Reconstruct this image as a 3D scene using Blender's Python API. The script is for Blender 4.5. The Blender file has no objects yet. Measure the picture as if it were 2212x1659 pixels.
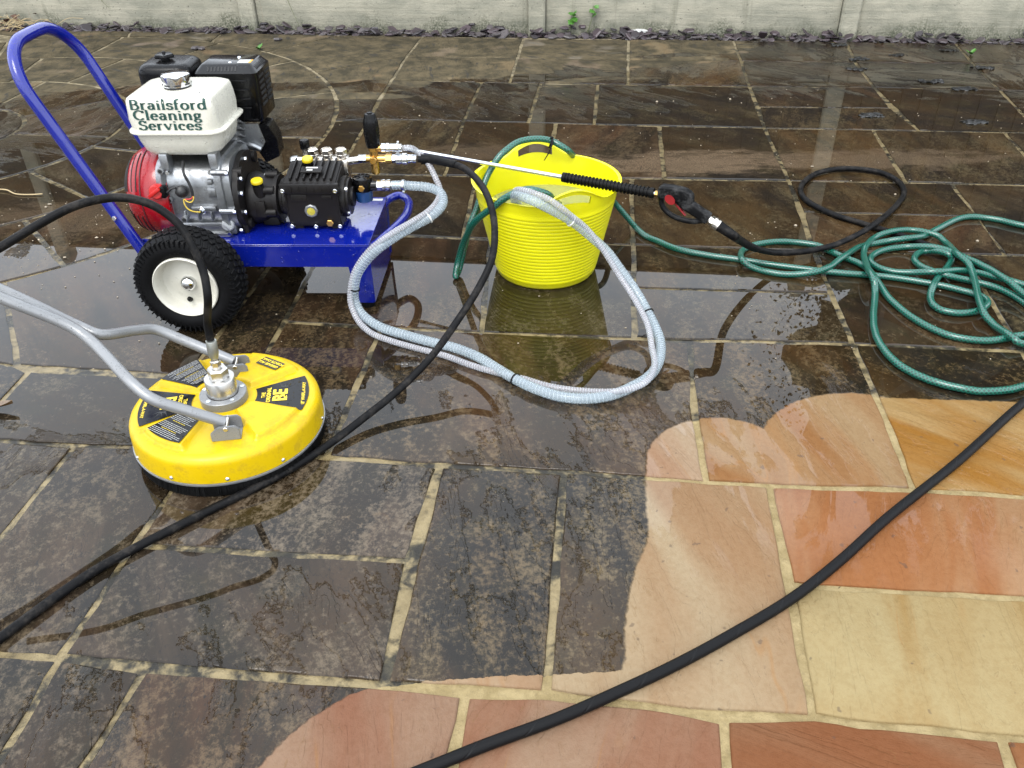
import bpy, bmesh, math, random
from mathutils import Vector, Matrix, noise as mnoise
from mathutils.bvhtree import BVHTree
from math import sin, cos, pi, radians as RAD

S = bpy.context.scene
COL = S.collection
# ------------------------------------------------------------------ camera
cam_d = bpy.data.cameras.new('camera')
cam_d.sensor_width = 36.0
cam_d.lens = 36.0 * 1864.0 / 2212.0
cam_d.clip_start = 0.05
cam_d.clip_end = 500
cam = bpy.data.objects.new('camera', cam_d)
COL.objects.link(cam)
PITCH, ROLL = RAD(35.0), RAD(-1.1)
_f = Vector((0, cos(PITCH), -sin(PITCH))); _r = Vector((1, 0, 0)); _u = _r.cross(_f)
_r2 = _r * cos(ROLL) + _u * sin(ROLL); _u2 = _u * cos(ROLL) - _r * sin(ROLL)
M = Matrix((_r2, _u2, -_f)).transposed().to_4x4()
M.translation = Vector((0, 0, 1.35))
cam.matrix_world = M
S.camera = cam
# ------------------------------------------------------------------ sky, sun, exposure: an even overcast day
W = bpy.data.worlds.new('World'); S.world = W; W.use_nodes = True
wt = W.node_tree; wt.nodes.clear()
sky = wt.nodes.new('ShaderNodeTexSky'); sky.sky_type = 'NISHITA'; sky.sun_disc = False
SUN_EL, SUN_AZ = RAD(58), RAD(205)
sky.sun_elevation = SUN_EL; sky.sun_rotation = SUN_AZ
sky.air_density = 1.0; sky.dust_density = 4.0
hs = wt.nodes.new('ShaderNodeHueSaturation'); hs.inputs['Saturation'].default_value = 0.25
cl = wt.nodes.new('ShaderNodeMix'); cl.data_type = 'RGBA'
cl.inputs['Factor'].default_value = 0.7
tc = wt.nodes.new('ShaderNodeTexCoord')
cn = wt.nodes.new('ShaderNodeTexNoise'); cn.inputs['Scale'].default_value = 2.2; cn.inputs['Detail'].default_value = 5
cr = wt.nodes.new('ShaderNodeValToRGB')
cr.color_ramp.elements[0].position = .3; cr.color_ramp.elements[0].color = (7.5, 8.25, 9.2, 1)
cr.color_ramp.elements[1].position = .7; cr.color_ramp.elements[1].color = (10.0, 10.65, 11.5, 1)
bg = wt.nodes.new('ShaderNodeBackground'); bg.inputs['Strength'].default_value = 0.1
wo = wt.nodes.new('ShaderNodeOutputWorld')
lk = wt.links.new
lk(tc.outputs['Generated'], cn.inputs['Vector']); lk(cn.outputs['Fac'], cr.inputs['Fac'])
lk(sky.outputs['Color'], hs.inputs['Color']); lk(hs.outputs['Color'], cl.inputs[6]); lk(cr.outputs['Color'], cl.inputs[7])
lk(cl.outputs[2], bg.inputs['Color']); lk(bg.outputs['Background'], wo.inputs['Surface'])
sd = bpy.data.lights.new('sun', 'SUN'); sd.energy = 0.6; sd.angle = RAD(25); sd.color = (1.0, .97, .92)
so = bpy.data.objects.new('sun', sd); COL.objects.link(so)
so.rotation_euler = (RAD(90) - SUN_EL, 0, RAD(180) - SUN_AZ + RAD(0))
S.view_settings.view_transform = 'Standard'; S.view_settings.look = 'None'
S.view_settings.exposure = 1.9; S.view_settings.gamma = 1; S.view_settings.use_curve_mapping = False
S.render.engine = 'CYCLES'
S.cycles.max_bounces = 6; S.cycles.transparent_max_bounces = 12; S.cycles.use_denoising = True
S.cycles.sample_clamp_indirect = 6
rng = random.Random(7)
SLABS = [([(-0.535, 5.872), (0.113, 5.76), (0.07, 5.305), (-0.594, 5.395)], 0), ([(0.113, 5.76), (0.776, 5.684), (0.715, 5.206), (0.07, 5.305)], 1), ([(0.776, 5.684), (1.418, 5.611), (1.359, 5.14), (0.715, 5.206)], 2), ([(1.418, 5.611), (2.092, 5.513), (1.994, 5.064), (1.359, 5.14)], 0), ([(2.092, 5.513), (2.725, 5.441), (2.634, 4.989), (1.994, 5.064)], 3), ([(2.725, 5.441), (3.341, 5.35), (3.258, 4.906), (2.634, 4.989)], 1), ([(-0.594, 5.395), (0.07, 5.305), (0.019, 4.791), (-0.634, 4.889)], 2), ([(0.07, 5.305), (0.715, 5.206), (0.653, 4.714), (0.019, 4.791)], 0), ([(0.715, 5.206), (1.359, 5.14), (1.289, 4.638), (0.653, 4.714)], 4), ([(1.359, 5.14), (1.994, 5.064), (1.93, 4.579), (1.289, 4.638)], 3), ([(1.994, 5.064), (2.634, 4.989), (2.546, 4.489), (1.93, 4.579)], 4), ([(2.634, 4.989), (3.258, 4.906), (3.158, 4.394), (2.546, 4.489)], 3), ([(-0.634, 4.889), (-0.135, 4.802), (-0.211, 4.159), (-0.676, 4.214)], 4), ([(-0.135, 4.802), (0.184, 4.763), (0.102, 4.119), (-0.211, 4.159)], 1), ([(0.184, 4.763), (0.494, 4.725), (0.416, 4.074), (0.102, 4.119)], 0), ([(0.494, 4.725), (1.287, 4.63), (1.203, 3.981), (0.416, 4.074)], 2), ([(1.287, 4.63), (1.93, 4.579), (1.891, 4.231), (1.251, 4.292)], 3), ([(1.251, 4.292), (1.891, 4.231), (1.895, 3.902), (1.205, 3.974)], 4), ([(1.93, 4.579), (2.546, 4.489), (2.424, 3.834), (1.895, 3.902)], 4), ([(2.546, 4.489), (3.158, 4.394), (3.017, 3.744), (2.424, 3.834)], 2), ([(-0.676, 4.214), (-0.211, 4.159), (-0.268, 3.457), (-0.722, 3.506)], 2), ([(-0.211, 4.159), (0.233, 4.105), (0.168, 3.419), (-0.268, 3.457)], 4), ([(0.233, 4.105), (0.718, 4.029), (0.643, 3.38), (0.168, 3.419)], 3), ([(0.718, 4.029), (1.203, 3.974), (1.141, 3.33), (0.643, 3.38)], 0), ([(1.203, 3.974), (1.69, 3.92), (1.602, 3.292), (1.141, 3.33)], 4), ([(1.69, 3.92), (2.266, 3.855), (2.16, 3.23), (1.602, 3.292)], 2), ([(2.266, 3.855), (3.017, 3.744), (2.909, 3.137), (2.16, 3.23)], 0), ([(-0.722, 3.506), (-0.134, 3.445), (-0.167, 2.855), (-0.761, 2.949)], 0), ([(-0.134, 3.445), (0.507, 3.387), (0.437, 2.769), (-0.167, 2.855)], 4), ([(0.507, 3.387), (1.141, 3.33), (1.053, 2.698), (0.437, 2.769)], 2), ([(1.141, 3.33), (1.774, 3.268), (1.737, 2.953), (1.108, 3.02)], 4), ([(1.108, 3.02), (1.737, 2.953), (1.687, 2.639), (1.053, 2.698)], 3), ([(1.774, 3.268), (2.271, 3.215), (2.174, 2.591), (1.687, 2.639)], 0), ([(-0.655, 2.92), (-0.066, 2.832), (-0.088, 2.202), (-0.696, 2.287)], 3), ([(-0.066, 2.832), (0.437, 2.769), (0.363, 2.152), (-0.088, 2.202)], 1), ([(0.437, 2.769), (1.053, 2.698), (1.019, 2.397), (0.401, 2.458)], 4), ([(0.401, 2.458), (1.019, 2.397), (0.988, 2.099), (0.363, 2.152)], 0), ([(1.053, 2.698), (1.551, 2.652), (1.45, 2.046), (0.988, 2.099)], 3), ([(1.551, 2.652), (2.174, 2.591), (2.051, 1.982), (1.45, 2.046)], 2), ([(-0.786, 2.946), (-0.655, 2.92), (-0.696, 2.287), (-0.725, 1.969), (-0.907, 2.0)], 3), ([(-2.206, 2.347), (-2.147, 2.365), (-2.088, 2.385), (-2.03, 2.407), (-1.972, 2.431), (-1.914, 2.457), (-1.858, 2.485), (-1.803, 2.514), (-1.749, 2.546), (-1.697, 2.579), (-1.669, 2.527), (-1.416, 2.071), (-1.833, 2.135), (-2.155, 2.323)], 1), ([(-1.697, 2.579), (-1.66, 2.603), (-1.604, 2.643), (-1.549, 2.686), (-1.496, 2.73), (-1.444, 2.776), (-1.394, 2.824), (-1.346, 2.873), (-1.303, 2.922), (-1.261, 2.972), (-1.221, 3.023), (-1.182, 3.075), (-0.786, 2.946), (-0.907, 2.0), (-1.416, 2.071), (-1.669, 2.527)], 5), ([(-1.368, 2.041), (-0.725, 1.969), (-0.782, 1.676), (-1.1, 1.7), (-1.389, 1.737)], 6), ([(-1.1, 1.7), (-0.782, 1.676), (-0.869, 1.053), (-1.171, 1.086)], 6), ([(-1.389, 1.737), (-1.1, 1.7), (-1.171, 1.086), (-1.595, 1.122)], 1), ([(-1.833, 2.135), (-1.416, 2.071), (-1.368, 2.041), (-1.389, 1.737), (-1.893, 1.785)], 3), ([(-0.696, 2.287), (-0.394, 2.24), (-0.458, 1.636), (-0.782, 1.676), (-0.725, 1.969)], 3), ([(-0.394, 2.24), (0.522, 2.133), (0.477, 1.818), (0.451, 1.514), (0.111, 1.564), (-0.178, 1.594), (-0.458, 1.636)], 9), ([(0.522, 2.133), (0.988, 2.099), (0.963, 1.848), (0.919, 1.477), (0.592, 1.499), (0.451, 1.514), (0.477, 1.818)], 7), ([(0.988, 2.099), (1.45, 2.046), (1.37, 1.418), (0.919, 1.477), (0.963, 1.848)], 8), ([(1.45, 2.046), (2.051, 1.982), (1.919, 1.367), (1.37, 1.418)], 7), ([(-0.782, 1.676), (-0.458, 1.636), (-0.178, 1.594), (-0.227, 1.285), (-0.832, 1.346)], 6), ([(-0.832, 1.346), (-0.227, 1.285), (-0.245, 0.981), (-0.869, 1.053)], 6), ([(-0.178, 1.594), (0.121, 1.563), (0.053, 0.954), (-0.245, 0.981)], 9), ([(0.121, 1.563), (0.451, 1.514), (0.592, 1.499), (0.516, 0.896), (0.303, 0.915), (0.053, 0.954)], 9), ([(0.592, 1.499), (0.919, 1.477), (1.37, 1.418), (1.396, 1.111), (0.56, 1.197)], 10), ([(0.56, 1.197), (1.396, 1.111), (1.402, 0.79), (0.822, 0.851), (0.516, 0.896)], 11), ([(1.37, 1.418), (1.919, 1.367), (1.991, 1.039), (1.396, 1.111)], 9), ([(-1.595, 1.122), (-1.171, 1.086), (-0.869, 1.053), (-0.895, 0.65), (-1.533, 0.696)], 6), ([(-0.869, 1.053), (-0.7, 1.023), (-0.733, 0.831), (-0.774, 0.647), (-0.895, 0.65)], 6), ([(-0.7, 1.023), (-0.245, 0.981), (-0.097, 0.956), (-0.114, 0.822), (-0.134, 0.603), (-0.774, 0.647)], 12), ([(-0.097, 0.956), (0.053, 0.954), (0.303, 0.915), (0.36, 0.897), (0.351, 0.828), (0.313, 0.589), (-0.134, 0.603)], 12), ([(0.36, 0.897), (0.516, 0.896), (0.822, 0.851), (0.814, 0.795), (0.776, 0.562), (0.313, 0.589)], 13), ([(0.822, 0.851), (1.402, 0.79), (1.357, 0.545), (0.776, 0.562), (0.814, 0.795)], 10), ([(-1.884, 6.067), (-1.079, 5.94), (-1.434, 5.581), (-1.469, 5.547), (-1.517, 5.588), (-1.566, 5.628), (-1.617, 5.666), (-1.669, 5.703), (-1.723, 5.738), (-1.777, 5.771), (-1.832, 5.801), (-1.888, 5.83), (-1.891, 5.882)], 0), ([(-1.079, 5.94), (-0.535, 5.872), (-0.594, 5.395), (-1.06, 5.085), (-1.084, 5.066), (-1.115, 5.119), (-1.148, 5.172), (-1.183, 5.224), (-1.219, 5.274), (-1.258, 5.324), (-1.298, 5.372), (-1.339, 5.418), (-1.381, 5.463), (-1.425, 5.506), (-1.469, 5.547), (-1.434, 5.581)], 2), ([(-0.594, 5.395), (-0.634, 4.889), (-0.664, 4.543), (-0.854, 4.555), (-0.892, 4.565), (-0.907, 4.63), (-0.926, 4.694), (-0.946, 4.758), (-0.97, 4.822), (-0.995, 4.885), (-1.023, 4.947), (-1.052, 5.007), (-1.084, 5.066), (-1.06, 5.085)], 4), ([(-0.892, 4.565), (-0.854, 4.555), (-0.664, 4.543), (-0.676, 4.214), (-0.808, 4.199), (-0.845, 4.191), (-0.848, 4.254), (-0.852, 4.317), (-0.859, 4.379), (-0.868, 4.442), (-0.879, 4.504)], 3), ([(-0.845, 4.191), (-0.808, 4.199), (-0.676, 4.214), (-0.722, 3.506), (-0.879, 3.521), (-0.952, 3.526), (-0.933, 3.583), (-0.915, 3.641), (-0.9, 3.701), (-0.886, 3.761), (-0.874, 3.822), (-0.864, 3.883), (-0.856, 3.945), (-0.85, 4.007), (-0.847, 4.069), (-0.845, 4.13)], 4), ([(-0.952, 3.526), (-0.879, 3.521), (-0.722, 3.506), (-0.761, 2.949), (-0.786, 2.946), (-1.182, 3.075), (-1.148, 3.128), (-1.114, 3.182), (-1.083, 3.237), (-1.052, 3.293), (-1.024, 3.35), (-0.998, 3.408), (-0.974, 3.467)], 3), ([(-2.527, 6.17), (-1.884, 6.067), (-1.891, 5.882), (-1.888, 5.83), (-1.944, 5.857), (-2.002, 5.882), (-2.061, 5.905), (-2.121, 5.927), (-2.182, 5.946), (-2.243, 5.963), (-2.305, 5.979), (-2.367, 5.992), (-2.429, 6.002), (-2.491, 6.011), (-2.51, 6.086)], 1), ([(-3.673, 6.316), (-2.527, 6.17), (-2.51, 6.086), (-2.491, 6.011), (-2.557, 6.018), (-2.623, 6.022), (-2.689, 6.025), (-2.756, 6.025), (-2.822, 6.022), (-2.888, 6.017), (-2.953, 6.01), (-3.018, 6.002), (-3.15, 6.003)], 3)]
EDGE = [(-3.461, 6.272), (3.117, 5.389)]
WALL = [(-3.542, 6.443), (3.182, 5.52)]
POSTX = [(-1.81, 6.205), (0.211, 5.937), (2.204, 5.668)]
CLEANB = [(-0.586, 0.671), (-0.514, 0.742), (-0.44, 0.82), (-0.407, 0.868), (-0.353, 0.923), (-0.276, 0.969), (-0.092, 0.989), (0.053, 0.995), (0.189, 0.997), (0.199, 1.018), (0.209, 1.093), (0.223, 1.161), (0.249, 1.247), (0.289, 1.342), (0.297, 1.426), (0.309, 1.52), (0.32, 1.586)]
CLEANC = [(0.508, 1.57, 0.188), (0.879, 1.573, 0.282)]
CLEANT = [(0.814, 1.846), (1.334, 1.802)]
WASH_O = (-0.42, 2.352, 0.0)
WASH_A = -0.0489
HOSE_A = [(-0.278, 2.585, 0.394), (-0.238, 2.583, 0.394), (-0.193, 2.547, 0.398), (-0.135, 2.498, 0.398), (-0.078, 2.39, 0.385), (-0.048, 2.28, 0.36), (-0.04, 2.213, 0.32), (-0.049, 2.143, 0.27), (-0.085, 2.086, 0.215), (-0.142, 2.016, 0.155), (-0.214, 1.915, 0.1), (-0.296, 1.831, 0.055), (-0.374, 1.756, 0.028), (-0.465, 1.652, 0.013), (-0.558, 1.553, 0.01), (-0.732, 1.402, 0.01), (-0.882, 1.26, 0.01), (-0.996, 1.093, 0.01), (-1.068, 0.979, 0.01), (-1.17, 0.812, 0.01)]
HOSE_B = [(-0.706, 1.727, 0.285), (-0.703, 1.728, 0.33), (-0.678, 1.704, 0.412), (-0.683, 1.727, 0.459), (-0.698, 1.745, 0.507), (-0.725, 1.768, 0.553), (-0.761, 1.779, 0.587), (-0.798, 1.783, 0.607), (-0.844, 1.779, 0.619), (-0.89, 1.758, 0.623), (-0.936, 1.731, 0.617), (-0.997, 1.687, 0.596), (-1.056, 1.64, 0.572), (-1.144, 1.566, 0.543), (-1.29, 1.486, 0.485)]
HOSE_C = [(0.623, 2.358, 0.255), (0.709, 2.451, 0.17), (0.794, 2.533, 0.095), (0.894, 2.596, 0.045), (0.997, 2.627, 0.033), (1.106, 2.674, 0.03), (1.207, 2.741, 0.034), (1.277, 2.802, 0.036), (1.456, 3.027, 0.014), (1.539, 3.161, 0.012), (1.557, 3.269, 0.012), (1.519, 3.37, 0.012), (1.402, 3.417, 0.012), (1.277, 3.382, 0.012), (1.179, 3.273, 0.012), (1.143, 3.18, 0.012), (1.144, 3.09, 0.012), (1.202, 2.967, 0.012), (1.278, 2.886, 0.012), (1.386, 2.773, 0.012), (1.439, 2.704, 0.012), (1.504, 2.63, 0.012), (1.555, 2.536, 0.012), (1.616, 2.376, 0.012), (1.67, 2.163, 0.012), (1.801, 1.807, 0.012), (2.252, 1.515, 0.012)]
HOSE_D = [(3.312, 2.653, 0.011), (2.527, 2.449, 0.011), (2.046, 2.259, 0.011), (1.71, 2.036, 0.034), (1.503, 1.91, 0.022), (1.322, 1.785, 0.011), (1.052, 1.557, 0.011), (0.816, 1.372, 0.011), (0.673, 1.249, 0.011), (0.548, 1.153, 0.011), (0.412, 1.069, 0.011), (0.289, 1.0, 0.011), (0.175, 0.944, 0.011), (0.068, 0.895, 0.011), (-0.055, 0.848, 0.011), (-0.141, 0.812, 0.011), (-0.312, 0.74, 0.011), (-0.511, 0.664, 0.011)]
GHOSE_TUB = [(0.161, 2.579, 0.24), (0.138, 2.472, 0.3), (0.117, 2.432, 0.335), (0.085, 2.42, 0.352), (0.051, 2.422, 0.355), (0.016, 2.42, 0.345), (-0.017, 2.424, 0.325), (-0.041, 2.435, 0.3), (-0.078, 2.466, 0.26), (-0.109, 2.495, 0.22), (-0.131, 2.529, 0.17), (-0.156, 2.564, 0.1), (-0.173, 2.564, 0.04), (-0.179, 2.536, 0.012), (-0.169, 2.566, 0.02), (-0.152, 2.581, 0.08), (-0.123, 2.613, 0.17), (-0.107, 2.629, 0.2), (-0.094, 2.644, 0.235), (-0.069, 2.695, 0.29), (-0.029, 2.721, 0.345), (-0.0, 2.741, 0.365), (0.035, 2.768, 0.378), (0.073, 2.781, 0.382), (0.11, 2.789, 0.38), (0.144, 2.792, 0.372), (0.174, 2.78, 0.36), (0.198, 2.777, 0.345), (0.25, 2.86, 0.26), (0.34, 2.8, 0.17), (0.377, 2.884, 0.11), (0.405, 2.894, 0.075)]
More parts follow.
